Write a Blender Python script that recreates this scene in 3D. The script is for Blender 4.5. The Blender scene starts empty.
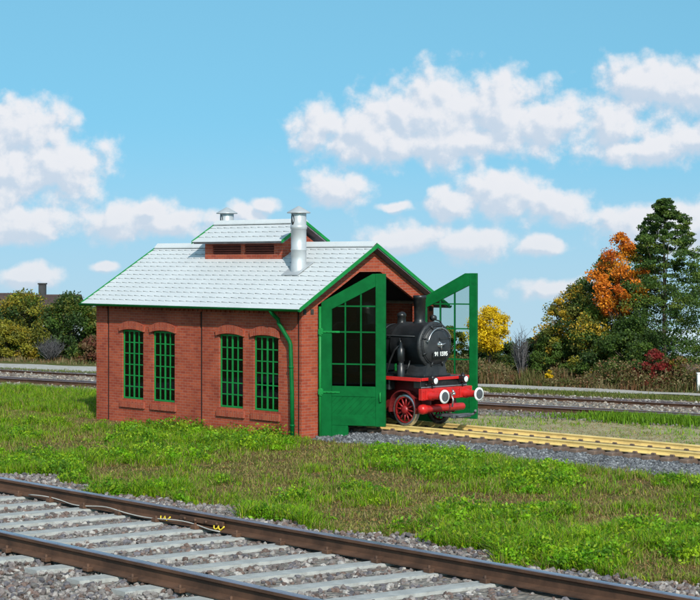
import bpy, bmesh, math, random
import numpy as np
from mathutils import Vector, Matrix
R = math.radians
random.seed(7)
rng = np.random.default_rng(11)
S = bpy.context.scene
C = S.collection

# ------------------------------------------------------------------ camera
FPX, HZ, CAMH = 1800.0, 260.4, 5.693        # focal length and horizon of the photograph, camera height
cd = bpy.data.cameras.new('camera')
cam = bpy.data.objects.new('camera', cd); C.objects.link(cam)
cam.location = (0, 0, CAMH); cam.rotation_euler = (R(90), 0, 0)
cd.sensor_width = 36.0; cd.lens = FPX / 700 * 36.0
cd.shift_y = -(300 - HZ) / 700
cd.clip_start = 0.5; cd.clip_end = 6000
S.camera = cam
S.view_settings.view_transform = 'Standard'; S.view_settings.look = 'None'
S.view_settings.gamma = 1; S.view_settings.use_curve_mapping = False
S.view_settings.exposure = 0.35

# ------------------------------------------------------------------ place frames
TH = R(-45.59)
UX, UY = -math.cos(TH), -math.sin(TH)        # along the shed, to the back
VX, VY = -math.sin(TH), math.cos(TH)         # across the shed
AX, AY = -1.528, 56.99                       # near corner of the shed
YAW = math.atan2(VY, VX)
def loc(x, y, z=0.0):
    return (AX + VX * x + UX * y, AY + VY * x + UY * y, z)
def to_loc(X, Y):
    dx, dy = X - AX, Y - AY
    return dx * VX + dy * VY, dx * UX + dy * UY
def gp(px, py, z=0.0):                       # ground point seen at a place of the photograph
    Y = FPX * (CAMH - z) / (py - HZ)
    return (px - 350) / FPX * Y, Y

# ------------------------------------------------------------------ sun and sky
SUN_EL = R(33)
sx, sy = -.52 * VX - .855 * UX, -.52 * VY - .855 * UY      # horizontal direction towards the sun
sl = math.hypot(sx, sy); sx /= sl; sy /= sl
sd = bpy.data.lights.new('sun', 'SUN'); sd.energy = 3.6; sd.angle = R(0.55); sd.color = (1.0, 0.955, 0.88)
so = bpy.data.objects.new('sun', sd); C.objects.link(so)
so.rotation_euler = Vector((-sx * math.cos(SUN_EL), -sy * math.cos(SUN_EL), -math.sin(SUN_EL))).to_track_quat('-Z', 'Y').to_euler()
so.location = (40, -40, 60)

def N(nt, typ, **kw):
    n = nt.nodes.new(typ)
    for k, v in kw.items(): setattr(n, k, v)
    return n
def mth(nt, op, a, b=None, c=None, clamp=False):
    n = N(nt, 'ShaderNodeMath', operation=op, use_clamp=clamp)
    for i, v in enumerate((a, b, c)):
        if v is None: continue
        if isinstance(v, (int, float)): n.inputs[i].default_value = v
        else: nt.links.new(v, n.inputs[i])
    return n.outputs[0]
def mixc(nt, fac, a, b, blend='MIX'):
    n = N(nt, 'ShaderNodeMix', data_type='RGBA', blend_type=blend)
    for s, v in ((n.inputs[0], fac), (n.inputs[6], a), (n.inputs[7], b)):
        if isinstance(v, (int, float)): s.default_value = v
        elif isinstance(v, tuple): s.default_value = (*v[:3], 1)
        else: nt.links.new(v, s)
    return n.outputs[2]
def smooth(nt, v, a, b, lo=0.0, hi=1.0):
    n = N(nt, 'ShaderNodeMapRange', interpolation_type='SMOOTHSTEP')
    nt.links.new(v, n.inputs[0])
    for i, q in zip((1, 2, 3, 4), (a, b, lo, hi)): n.inputs[i].default_value = q
    return n.outputs[0]

# cumulus banks by direction: (azimuth, elevation, half widths) in hundredths of the focal plane
CLOUDS = [(25,128,52,30),(62,170,48,36),(8,172,60,38),(20,225,68,18),(118,222,40,20),(170,222,48,15),(244,214,22,11),(262,206,16,7),(150,210,30,12),
 (335,190,36,20),(318,128,28,24),(372,134,64,32),(440,114,66,44),(500,110,54,38),(548,122,48,28),(440,142,125,22),(405,112,30,26),
 (648,88,52,30),(700,92,50,34),(612,128,46,20),(655,148,70,14),(700,140,44,24),
 (450,204,26,18),(500,194,50,26),(556,208,40,20),(405,240,50,15),(470,243,44,17),(540,248,26,12),
 (640,226,48,22),(690,228,50,28),(26,276,36,12),(105,268,14,5),(392,208,16,6),(575,290,60,10)]
w = bpy.data.worlds.new('World'); S.world = w; w.use_nodes = True
nt = w.node_tree; nt.nodes.clear()
grp = bpy.data.node_groups.new('cumulus', 'ShaderNodeTree')
grp.interface.new_socket('p', in_out='INPUT', socket_type='NodeSocketVector')
grp.interface.new_socket('d', in_out='OUTPUT', socket_type='NodeSocketFloat')
gi = grp.nodes.new('NodeGroupInput'); go_ = grp.nodes.new('NodeGroupOutput')
P = gi.outputs[0]
wn = N(grp, 'ShaderNodeTexNoise', noise_dimensions='3D'); wn.inputs['Scale'].default_value = 2.2; wn.inputs['Detail'].default_value = 4
grp.links.new(P, wn.inputs['Vector'])
wv = N(grp, 'ShaderNodeVectorMath', operation='MULTIPLY_ADD')
grp.links.new(wn.outputs['Color'], wv.inputs[0]); wv.inputs[1].default_value = (.26, .20, 0)
sv = N(grp, 'ShaderNodeVectorMath', operation='ADD'); grp.links.new(P, sv.inputs[0]); sv.inputs[1].default_value = (-.13, -.10, 0)
grp.links.new(sv.outputs[0], wv.inputs[2])
acc = None
for (cx, cy, rx, ry) in CLOUDS:
    m = N(grp, 'ShaderNodeVectorMath', operation='MULTIPLY_ADD')
    ax, bx = 100.0 / (rx * 1.16), 100.0 / (ry * 1.22)
    grp.links.new(wv.outputs[0], m.inputs[0]); m.inputs[1].default_value = (ax, bx, 0)
    m.inputs[2].default_value = (-(cx - 350) / 100 * ax, -(HZ - cy) / 100 * bx, 0)
    l = N(grp, 'ShaderNodeVectorMath', operation='LENGTH'); grp.links.new(m.outputs[0], l.inputs[0])
    acc = l.outputs['Value'] if acc is None else mth(grp, 'SMOOTH_MIN', acc, l.outputs['Value'], 0.22)
n1 = N(grp, 'ShaderNodeTexNoise'); n1.inputs['Scale'].default_value = 3.6; n1.inputs['Detail'].default_value = 9; n1.inputs['Roughness'].default_value = 0.62
grp.links.new(P, n1.inputs['Vector'])
v1 = N(grp, 'ShaderNodeTexVoronoi', feature='SMOOTH_F1'); v1.inputs['Scale'].default_value = 5.5; v1.inputs['Smoothness'].default_value = .5
grp.links.new(wv.outputs[0], v1.inputs['Vector'])
d = mth(grp, 'SUBTRACT', 1.0, acc)
d = mth(grp, 'MULTIPLY_ADD', mth(grp, 'SUBTRACT', n1.outputs['Fac'], .5), 1.30, d)
d = mth(grp, 'MULTIPLY_ADD', mth(grp, 'SUBTRACT', .44, v1.outputs['Distance']), .50, d)
grp.links.new(d, go_.inputs[0])

tc = N(nt, 'ShaderNodeTexCoord'); sp = N(nt, 'ShaderNodeSeparateXYZ'); nt.links.new(tc.outputs['Generated'], sp.inputs[0])
yy = mth(nt, 'MAXIMUM', mth(nt, 'ABSOLUTE', sp.outputs[1]), .15)
cb = N(nt, 'ShaderNodeCombineXYZ')
nt.links.new(mth(nt, 'MULTIPLY', mth(nt, 'DIVIDE', sp.outputs[0], yy), 18), cb.inputs[0])
nt.links.new(mth(nt, 'MULTIPLY', mth(nt, 'DIVIDE', sp.outputs[2], yy), 18), cb.inputs[1])
nt.links.new(mth(nt, 'LESS_THAN', sp.outputs[1], 0), cb.inputs[2])
def dens(vec):
    g = N(nt, 'ShaderNodeGroup'); g.node_tree = grp; nt.links.new(vec, g.inputs[0]); return g.outputs[0]
off = N(nt, 'ShaderNodeVectorMath', operation='ADD'); nt.links.new(cb.outputs[0], off.inputs[0]); off.inputs[1].default_value = (.05, .09, 0)
d0, d1 = dens(cb.outputs[0]), dens(off.outputs[0])
# the rest of the sky (outside the clouds laid out above): loose fair-weather banks
far = N(nt, 'ShaderNodeTexNoise'); far.inputs['Scale'].default_value = 5; far.inputs['Detail'].default_value = 7
nt.links.new(tc.outputs['Generated'], far.inputs['Vector'])
side = smooth(nt, mth(nt, 'ABSOLUTE', mth(nt, 'DIVIDE', sp.outputs[0], yy)), .26, .40)
side = mth(nt, 'MAXIMUM', side, smooth(nt, sp.outputs[2], .18, .30))
side = mth(nt, 'MAXIMUM', side, mth(nt, 'LESS_THAN', sp.outputs[1], 0))
afar = mth(nt, 'MULTIPLY', smooth(nt, far.outputs['Fac'], .50, .66), side)
alpha = mth(nt, 'MAXIMUM', mth(nt, 'MULTIPLY', smooth(nt, d0, -.16, .44), mth(nt, 'SUBTRACT', 1, side)), afar)
lit = smooth(nt, mth(nt, 'SUBTRACT', d0, d1), -.30, .26)
core = smooth(nt, d0, .1, 1.1)
zr = N(nt, 'ShaderNodeCombineXYZ')                   # the pale band of the sky lies a little below eye level here
nt.links.new(sp.outputs[0], zr.inputs[0]); nt.links.new(sp.outputs[1], zr.inputs[1])
nt.links.new(mth(nt, 'MULTIPLY_ADD', mth(nt, 'MAXIMUM', sp.outputs[2], -.12), .55, .36), zr.inputs[2])
sk = N(nt, 'ShaderNodeTexSky', sky_type='NISHITA', sun_disc=False)
sk.sun_elevation = SUN_EL; sk.sun_rotation = math.atan2(sx, sy); sk.air_density = 1.0; sk.dust_density = 0.6; sk.ozone_density = 1.0
nt.links.new(zr.outputs[0], sk.inputs['Vector'])
SKY_TINT = (0.80, 1.30, 1.13)
skyc = mixc(nt, 1.0, sk.outputs[0], SKY_TINT, 'MULTIPLY')
skyc = mixc(nt, smooth(nt, sp.outputs[2], -.05, .085, .80, 0.0), skyc, (2.9, 3.75, 4.3))
cc = mixc(nt, lit, (3.25, 3.8, 4.5), (5.0, 4.95, 5.1))
cc = mixc(nt, mth(nt, 'MULTIPLY', core, .25), cc, (4.4, 4.5, 4.85))
cc = mixc(nt, smooth(nt, sp.outputs[2], -.05, .06, .45, 0.0), cc, (3.4, 4.0, 4.5))
fin = mixc(nt, mth(nt, 'MULTIPLY', alpha, .93), skyc, cc)
bg = N(nt, 'ShaderNodeBackground'); bg.inputs[1].default_value = 0.14
nt.links.new(fin, bg.inputs[0])
wo = N(nt, 'ShaderNodeOutputWorld'); nt.links.new(bg.outputs[0], wo.inputs[0])
w.cycles.sampling_method = 'MANUAL'; w.cycles.sample_map_resolution = 512

# ------------------------------------------------------------------ materials
def newmat(name):
    m = bpy.data.materials.new(name); m.use_nodes = True
    t = m.node_tree; t.nodes.clear()
    b = N(t, 'ShaderNodeBsdfPrincipled'); o = N(t, 'ShaderNodeOutputMaterial'); t.links.new(b.outputs[0], o.inputs[0])
    return m, t, b
def objc(t):
    return N(t, 'ShaderNodeTexCoord').outputs['Object']
def noise(t, scale, detail=4, rough=.6, vec=None):
    n = N(t, 'ShaderNodeTexNoise'); n.inputs['Scale'].default_value = scale; n.inputs['Detail'].default_value = detail; n.inputs['Roughness'].default_value = rough
    t.links.new(vec if vec is not None else objc(t), n.inputs['Vector']); return n.outputs['Fac']
def bump(t, b, h, strength, dist):
    n = N(t, 'ShaderNodeBump'); n.inputs['Strength'].default_value = strength; n.inputs['Distance'].default_value = dist
    t.links.new(h, n.inputs['Height']); t.links.new(n.outputs[0], b.inputs['Normal']); return n
def plain(name, col, rough=.5, metal=0.0, var=.25, scale=3.0, bmp=.15, dirt=None, fine=40, spec=.5):
    m, t, b = newmat(name)
    a = noise(t, scale, 6)
    c = mixc(t, smooth(t, a, .3, .7), tuple(x * (1 - var) for x in col), tuple(min(1, x * (1 + var)) for x in col))
    f = noise(t, fine, 3)
    if dirt: c = mixc(t, mth(t, 'MULTIPLY', smooth(t, noise(t, scale * 2.3, 8, .7), .5, .75), .6), c, dirt)
    t.links.new(c, b.inputs['Base Color'])
    b.inputs['Roughness'].default_value = rough; b.inputs['Metallic'].default_value = metal; b.inputs['Specular IOR Level'].default_value = spec
    t.links.new(mth(t, 'MULTIPLY_ADD', mth(t, 'SUBTRACT', a, .5), .25, rough, clamp=True), b.inputs['Roughness'])
    if bmp: bump(t, b, f, bmp, .01)
    return m
def brickmat(name, upright=False):
    m, t, b = newmat(name)
    o = objc(t); s = N(t, 'ShaderNodeSeparateXYZ'); t.links.new(o, s.inputs[0])
    uu = mth(t, 'ADD', s.outputs[0], s.outputs[1])
    cx = N(t, 'ShaderNodeCombineXYZ')
    t.links.new(s.outputs[2] if upright else uu, cx.inputs[0]); t.links.new(uu if upright else s.outputs[2], cx.inputs[1])
    br = N(t, 'ShaderNodeTexBrick'); t.links.new(cx.outputs[0], br.inputs['Vector'])
    br.inputs['Scale'].default_value = 1.0; br.inputs['Brick Width'].default_value = .27; br.inputs['Row Height'].default_value = .092
    br.inputs['Mortar Size'].default_value = .009; br.inputs['Mortar Smooth'].default_value = .25; br.inputs['Bias'].default_value = -.1
    br.inputs['Color1'].default_value = (.32, .053, .026, 1); br.inputs['Color2'].default_value = (.46, .094, .041, 1); br.inputs['Mortar'].default_value = (.40, .17, .125, 1)
    c = mixc(t, smooth(t, noise(t, .9, 6), .3, .75), br.outputs['Color'], (.70, .62, .60), 'MULTIPLY')
    c = mixc(t, mth(t, 'MULTIPLY', smooth(t, noise(t, 9, 4), .5, .8), .35), c, (.22, .05, .035))
    t.links.new(c, b.inputs['Base Color']); b.inputs['Roughness'].default_value = .72; b.inputs['Specular IOR Level'].default_value = .3
    h = mth(t, 'MULTIPLY_ADD', noise(t, 60, 3), .25, mth(t, 'SUBTRACT', 1, br.outputs['Fac']))
    bump(t, b, h, .8, .018)
    return m
def glassmat(name, tint):
    m = bpy.data.materials.new(name); m.use_nodes = True; t = m.node_tree; t.nodes.clear()
    tr = N(t, 'ShaderNodeBsdfTransparent'); tr.inputs[0].default_value = (*tint, 1)
    gl = N(t, 'ShaderNodeBsdfGlossy'); gl.inputs['Roughness'].default_value = .03
    f = N(t, 'ShaderNodeFresnel'); f.inputs[0].default_value = 1.5
    bn = N(t, 'ShaderNodeBump'); bn.inputs['Strength'].default_value = .06; t.links.new(noise(t, 1.6, 2), bn.inputs['Height'])
    t.links.new(bn.outputs[0], gl.inputs['Normal'])
    mx = N(t, 'ShaderNodeMixShader'); t.links.new(f.outputs[0], mx.inputs[0]); t.links.new(tr.outputs[0], mx.inputs[1]); t.links.new(gl.outputs[0], mx.inputs[2])
    o = N(t, 'ShaderNodeOutputMaterial'); t.links.new(mx.outputs[0], o.inputs[0]); return m
def leafmat(name, trans=.3, rough=.55):
    m, t, b = newmat(name)
    a = N(t, 'ShaderNodeAttribute', attribute_name='tint')
    c = mixc(t, mth(t, 'MULTIPLY', noise(t, 2.0, 3), .35), a.outputs['Color'], (.5, .5, .4), 'MULTIPLY')
    t.links.new(c, b.inputs['Base Color']); b.inputs['Roughness'].default_value = rough; b.inputs['Specular IOR Level'].default_value = .25
    tl = N(t, 'ShaderNodeBsdfTranslucent'); t.links.new(c, tl.inputs[0])
    mx = N(t, 'ShaderNodeMixShader'); mx.inputs[0].default_value = trans
    o = [n for n in t.nodes if n.type == 'OUTPUT_MATERIAL'][0]
    t.links.new(b.outputs[0], mx.inputs[1]); t.links.new(tl.outputs[0], mx.inputs[2]); t.links.new(mx.outputs[0], o.inputs[0]); return m
def stonemat(name, a, c2, warm):
    m, t, b = newmat(name)
    at = N(t, 'ShaderNodeAttribute', attribute_name='tint')
    f = noise(t, 30, 4)
    c = mixc(t, smooth(t, f, .35, .7), at.outputs['Color'], (.7, .68, .66), 'MULTIPLY')
    t.links.new(c, b.inputs['Base Color']); b.inputs['Roughness'].default_value = .85
    bump(t, b, f, .5, .02); return m

M = dict(
 brick=brickmat('red_brick'), brick_up=brickmat('red_brick_on_end', True),
 roof=plain('pale_roof_tile', (0.565, .575, .585), .5, 0, .04, .8, .04, (.50, .51, .52)),
 soffit=plain('grey_soffit', (.16, .155, .17), .8),
 zinc=plain('zinc_sheet', (.43, .445, .465), .38, .25, .08, 2.0, .05, (.42, .44, .46)),
 green=plain('green_paint', (.002, .105, .024), .5, 0, .16, 2.5, .10, (.003, .065, .018), spec=.14),
 brightgreen=plain('bright_green_paint', (.010, .20, .045), .45, 0, .15, 3, .05, spec=.2),
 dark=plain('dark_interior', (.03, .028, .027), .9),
 grooveshade=plain('painted_groove_shade', (.022, .009, .007), .9),  # shade of the wall steps, painted onto inset strips
 floor=plain('shed_floor', (.09, .08, .07), .9, 0, .4, 2),
 black=plain('black_loco_paint', (.012, .0125, .014), .36, 0, .35, 2.0, .10, (.045, .043, .04)),
 smoke=plain('smokebox_black', (.022, .023, .026), .5, 0, .3, 2.5, .18, (.06, .058, .055)),
 red=plain('red_loco_paint', (.50, .016, .014), .33, 0, .15, 3, .06, (.28, .012, .01)),
 darkred=plain('dark_red_paint', (.14, .010, .011), .5, 0, .25, 3, .1, (.07, .02, .015)),
 wheelred=plain('wheel_red_paint', (.26, .012, .013), .4, 0, .2, 3, .08, (.10, .02, .015)),
 white=plain('white_paint', (.78, .78, .76), .45, 0, .05, 5, .03),
 steel=plain('bright_steel', (.55, .55, .56), .3, .9, .1, 8, .05),
 buffer=plain('dark_buffer_face', (.085, .09, .10), .45, .2, .2, 8, .1),
 brass=plain('brass_rail', (.84, .60, .23), .36, .15, .12, 1.2, .08, (.42, .25, .09)),
 rust=plain('rusty_rail', (.085, .040, .022), .75, .1, .4, 1.5, .3, (.12, .055, .03)),
 railtop=plain('worn_rail_head', (.36, .34, .40), .28, .8, .15, 1.0, .05, (.10, .07, .06)),
 tie=plain('brown_tie', (.13, .085, .065), .8, 0, .35, 4, .3, (.22, .15, .115)),
 concrete=plain('concrete_sleeper', (.34, .34, .33), .85, 0, .15, 4, .4, (.19, .175, .16)),
 bark=plain('bark', (.075, .058, .042), .9, 0, .35, 6, .5),
 twig=plain('grey_twig', (.085, .08, .085), .9, 0, .3, 6, .1),
 yellowmark=plain('yellow_marking', (.75, .55, .04), .6, 0, .1, 8, .05),
 wire=plain('pale_wire', (.42, .40, .37), .6, 0, .1, 8, .05),
 render=plain('pale_render', (.62, .62, .58), .85, 0, .1, 1, .2),
 palemetal=plain('pale_metal_roof', (.55, .60, .66), .5, .1, .1, .5, .05),
 darkroof=plain('dark_roof_tile', (.055, .032, .028), .8, 0, .3, 2, .4),
 darkwall=plain('dark_timber', (.035, .035, .037), .85, 0, .3, 2, .2),
 glass=glassmat('window_glass', (.82, .88, .85)), darkglass=glassmat('dark_glass', (.34, .38, .36)), leaf=leafmat('leaves'), grass=leafmat('grass_blades', .42), stone=stonemat('ballast_stone', 0, 0, 0),  # left door pane has the darker tint, less shows through
)

# ------------------------------------------------------------------ mesh helpers
class MB:
    def __init__(s): s.v = []; s.f = []; s.m = []; s.sm = []
    def add(s, vs, fs, mi=0, smooth=False):
        o = len(s.v); s.v += [tuple(p) for p in vs]
        for f in fs: s.f.append(tuple(i + o for i in f)); s.m.append(mi); s.sm.append(smooth)
        return s
    def box(s, x0, x1, y0, y1, z0, z1, mi=0):
        v = [(x, y, z) for z in (z0, z1) for y in (y0, y1) for x in (x0, x1)]
        return s.add(v, [(0, 2, 3, 1), (4, 5, 7, 6), (0, 1, 5, 4), (2, 6, 7, 3), (0, 4, 6, 2), (1, 3, 7, 5)], mi)
    def bbox(s, x0, x1, y0, y1, z0, z1, b=.012, mi=0):          # bevelled box
        x0, x1 = sorted((x0, x1)); y0, y1 = sorted((y0, y1)); z0, z1 = sorted((z0, z1))
        bm = bmesh.new(); bmesh.ops.create_cube(bm, size=1)
        for q in bm.verts: q.co = Vector(((x0 + x1) / 2 + q.co.x * (x1 - x0), (y0 + y1) / 2 + q.co.y * (y1 - y0), (z0 + z1) / 2 + q.co.z * (z1 - z0)))
        bmesh.ops.bevel(bm, geom=bm.edges[:], offset=min(b, (x1 - x0) * .3, (y1 - y0) * .3, (z1 - z0) * .3), segments=1, affect='EDGES')
        return s.bm(bm, mi)
    def bm(s, bm, mi=0, smooth=False):
        bm.verts.ensure_lookup_table(); bm.verts.index_update()
        s.add([q.co[:] for q in bm.verts], [[q.index for q in f.verts] for f in bm.faces], mi, smooth); bm.free(); return s
    def prism(s, pts, n, mi=0):                                  # polygon extruded by the vector n
        k = len(pts); n = Vector(n)
        vs = [Vector(p) for p in pts] + [Vector(p) + n for p in pts]
        fs = [tuple(range(k))[::-1], tuple(range(k, 2 * k))] + [(i, (i + 1) % k, k + (i + 1) % k, k + i) for i in range(k)]
        return s.add(vs, fs, mi)
    def tube(s, pts, r, n=10, mi=0, cap=True, smooth=True):      # r: number or list
        pts = [Vector(p) for p in pts]; rs = r if isinstance(r, (list, tuple)) else [r] * len(pts)
        vs = []; fs = []; up = None
        for i, p in enumerate(pts):
            d = (pts[min(i + 1, len(pts) - 1)] - pts[max(i - 1, 0)]).normalized()
            if up is None: up = d.orthogonal().normalized()
            a = (up - d * up.dot(d)); a = a.normalized() if a.length > 1e-6 else d.orthogonal().normalized()
            up = a; b = d.cross(a)
            for k in range(n):
                t = 2 * math.pi * k / n; vs.append(p + (a * math.cos(t) + b * math.sin(t)) * rs[i])
        for i in range(len(pts) - 1):
            for k in range(n): fs.append((i * n + k, i * n + (k + 1) % n, (i + 1) * n + (k + 1) % n, (i + 1) * n + k))
        o = len(s.v); s.add(vs, fs, mi, smooth)
        if cap:
            s.f.append(tuple(range(o + n - 1, o - 1, -1))); s.m.append(mi); s.sm.append(False)
            l = o + (len(pts) - 1) * n; s.f.append(tuple(range(l, l + n))); s.m.append(mi); s.sm.append(False)
        return s
    def lathe(s, prof, c, axis='z', n=32, mi=0, smooth=True):    # prof: list of (radius, height along axis)
        vs = []; k = len(prof)
        for (r, h) in prof:
            for j in range(n):
                t = 2 * math.pi * j / n; a, b = r * math.cos(t), r * math.sin(t)
                vs.append({'z': (c[0] + a, c[1] + b, c[2] + h), 'y': (c[0] + a, c[1] + h, c[2] - b), 'x': (c[0] + h, c[1] + a, c[2] + b)}[axis])
        fs = [(i * n + j, i * n + (j + 1) % n, (i + 1) * n + (j + 1) % n, (i + 1) * n + j) for i in range(k - 1) for j in range(n)]
        return s.add(vs, fs, mi, smooth)
    def build(s, name, mats, parent=None, loc=None, rz=0.0):
        me = bpy.data.meshes.new(name); me.from_pydata(s.v, [], s.f)
        for m in (mats if isinstance(mats, (list, tuple)) else [mats]): me.materials.append(m)
        me.polygons.foreach_set('material_index', s.m); me.polygons.foreach_set('use_smooth', s.sm)
        bm = bmesh.new(); bm.from_mesh(me); bmesh.ops.recalc_face_normals(bm, faces=bm.faces); bm.to_mesh(me); bm.free()
        me.update()
        o = bpy.data.objects.new(name, me); C.objects.link(o)
        if parent: o.parent = parent
        if loc: o.location = loc
        o.rotation_euler = (0, 0, rz)
        return o
def tag(o, label=None, cat=None, group=None, kind=None):
    if label: o['label'] = label
    if cat: o['category'] = cat
    if group: o['group'] = group
    if kind: o['kind'] = kind
    return o
def empty(name, p, rz=0.0, **kw):
    o = bpy.data.objects.new(name, None); C.objects.link(o); o.location = p; o.rotation_euler = (0, 0, rz)
    o.empty_display_size = .3
    return tag(o, **kw)
def copy_part(o, parent, p=None, rz=None):                        # a part with its sub-parts
    c = o.copy(); C.objects.link(c); c.parent = parent
    if p is not None: c.location = p
    if rz is not None: c.rotation_euler = (0, 0, rz)
    for ch in o.children:
        d = ch.copy(); C.objects.link(d); d.parent = c
    return c
def np_mesh(name, verts, faces, mat, tint=None, smooth=False):    # verts (n,3), faces (m,k)
    me = bpy.data.meshes.new(name); n, (m, k) = len(verts), faces.shape
    me.vertices.add(n); me.vertices.foreach_set('co', verts.astype(np.float32).ravel())
    me.loops.add(m * k); me.loops.foreach_set('vertex_index', faces.astype(np.int32).ravel())
    me.polygons.add(m); me.polygons.foreach_set('loop_start', np.arange(0, m * k, k, dtype=np.int32))
    me.polygons.foreach_set('use_smooth', np.full(m, smooth))
    me.materials.append(mat)
    if tint is not None:
        a = me.color_attributes.new('tint', 'FLOAT_COLOR', 'POINT')
        a.data.foreach_set('color', np.hstack([tint, np.ones((n, 1))]).astype(np.float32).ravel())
    me.update(); me.validate()
    o = bpy.data.objects.new(name, me); C.objects.link(o); return o

# ------------------------------------------------------------------ ground
QX, QY = .58, .815                                               # across the far tracks, away from the camera
def q_of(X, Y): return QX * X + QY * Y
def far_pt(px, q):                                               # point at sight line px of the photograph, distance q
    s = (px - 350) / FPX; Y = q / (QX * s + QY); return s * Y, Y
def terrain(X, Y):
    q = q_of(X, Y) - 88
    t = np.maximum(q, 0)
    return np.where(t < 20, -.15 * t * t / 40, -.15 * (t - 10))
FG_D = (.665, -.747); FG_N = (.747, .665); FG_R = 22.78          # near track: direction, normal, rail offset
def fg_q(X, Y): return FG_N[0] * X + FG_N[1] * Y

m, t, b = newmat('soil_and_turf')
o_ = objc(t)
big, mid_, fine = noise(t, .10, 5, .6, o_), noise(t, .9, 6, .65, o_), noise(t, 9, 6, .7, o_)
c = mixc(t, smooth(t, mid_, .38, .62), (.070, .100, .016), (.185, .125, .060))
c = mixc(t, smooth(t, fine, .45, .75), c, (.060, .042, .026))
c = mixc(t, mth(t, 'MULTIPLY', smooth(t, big, .45, .65), .5), c, (.07, .10, .018))
t.links.new(c, b.inputs['Base Color']); b.inputs['Roughness'].default_value = .95; b.inputs['Specular IOR Level'].default_value = .1
bump(t, b, fine, .9, .08)
M['soil'] = m
m, t, b = newmat('gravel')
o_ = objc(t)
vo = N(t, 'ShaderNodeTexVoronoi'); vo.inputs['Scale'].default_value = 9; t.links.new(o_, vo.inputs['Vector'])
vs_ = N(t, 'ShaderNodeSeparateColor'); t.links.new(vo.outputs['Color'], vs_.inputs[0])
c = mixc(t, smooth(t, noise(t, .35, 6, .65, o_), .35, .65), (.22, .18, .145), (.13, .11, .10))
c = mixc(t, .55, c, mixc(t, vs_.outputs[0], (.075, .068, .06), (.32, .29, .26)))
t.links.new(c, b.inputs['Base Color']); b.inputs['Roughness'].default_value = .92
bump(t, b, vo.outputs['Distance'], 1.0, .06); M['gravel'] = m
m, t, b = newmat('pale_gravel')
o_ = objc(t)
c = mixc(t, smooth(t, noise(t, 3, 8, .7, o_), .35, .65), (.34, .31, .275), (.46, .43, .40))
c = mixc(t, smooth(t, noise(t, .5, 4, .7, o_), .55, .75), c, (.20, .18, .12))
t.links.new(c, b.inputs['Base Color']); b.inputs['Roughness'].default_value = .95
bump(t, b, noise(t, 14, 5, .7, o_), .8, .05); M['palegravel'] = m

def grid(xs, ys, fn):
    xx, yy_ = np.meshgrid(xs, ys); v = np.stack([xx.ravel(), yy_.ravel(), fn(xx.ravel(), yy_.ravel())], 1)
    nx, ny = len(xs), len(ys); i = np.arange(nx * ny).reshape(ny, nx)
    return v, np.stack([i[:-1, :-1], i[:-1, 1:], i[1:, 1:], i[1:, :-1]], -1).reshape(-1, 4)
xs = np.concatenate([np.linspace(-2500, -80, 14)[:-1], np.linspace(-80, 80, 161), np.linspace(80, 2500, 14)[1:]])
ys = np.concatenate([np.linspace(-300, 20, 8)[:-1], np.linspace(20, 160, 141), np.linspace(160, 3000, 40)[1:]])
v, f = grid(xs, ys, lambda X, Y: terrain(X, Y) - .02)
tag(np_mesh('ground', v, f, M['soil'], smooth=True), kind='structure')

def strip(name, q0, q1, mat, z, x0=-110, x1=15, wob=.55):         # a band parallel to the far tracks with a worn edge
    a = np.linspace(x0, x1, 121); e = np.array([.815, -.58]); n = np.array([QX, QY])
    rows = []
    for k in range(7):
        q = (q0(a) if callable(q0) else q0 + 0 * a) * (1 - k / 6) + (q1(a) if callable(q1) else q1 + 0 * a) * k / 6
        wv_ = (wob * (np.sin(a * 1.3 + k) + np.sin(a * .57 + 2 * q)) * .5) if k in (0, 6) else 0 * a
        p = (q + wv_)[:, None] * n + np.outer(a, e); rows.append(np.column_stack([p, np.full(len(a), z)]))
    v = np.concatenate(rows); i = np.arange(7 * 121).reshape(7, 121)
    f = np.stack([i[:-1, :-1], i[:-1, 1:], i[1:, 1:], i[1:, :-1]], -1).reshape(-1, 4)
    return tag(np_mesh(name, v, f, mat), kind='structure')
strip('gravel_bed', 56.8, 66.6, M['gravel'], .002)
strip('gravel_path', lambda a: np.interp(a, [-70, -36], [66.0, 69.7]), lambda a: np.interp(a, [-70, -36], [70.2, 71.5]), M['palegravel'], .006)

m, t, b = newmat('sandy_verge')
o_ = objc(t)
c = mixc(t, smooth(t, noise(t, 1.2, 7, .7, o_), .35, .65), (.42, .34, .20), (.28, .25, .11))
c = mixc(t, smooth(t, noise(t, 8, 6, .7, o_), .5, .7), c, (.11, .09, .06))
t.links.new(c, b.inputs['Base Color']); b.inputs['Roughness'].default_value = .95
bump(t, b, noise(t, 14, 5, .7, o_), .8, .05); M['sand'] = m
a = np.linspace(-30, 6, 73); v = []
for k in range(5):
    for y in a:
        x1 = 5.0 + (57.3 - q_of(*loc(5.0, y)[:2])) / (QX * VX + QY * VY); x1 += .3 * math.sin(y * 1.1); x = 5.0 + (x1 - 5.0) * k / 4; p = loc(x, y); v.append((p[0], p[1], -.001))
i = np.arange(5 * 73).reshape(5, 73)
tag(np_mesh('sandy_verge', np.array(v), np.stack([i[:-1, :-1], i[1:, :-1], i[1:, 1:], i[:-1, 1:]], -1).reshape(-1, 4), M['sand']), kind='structure')
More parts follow.
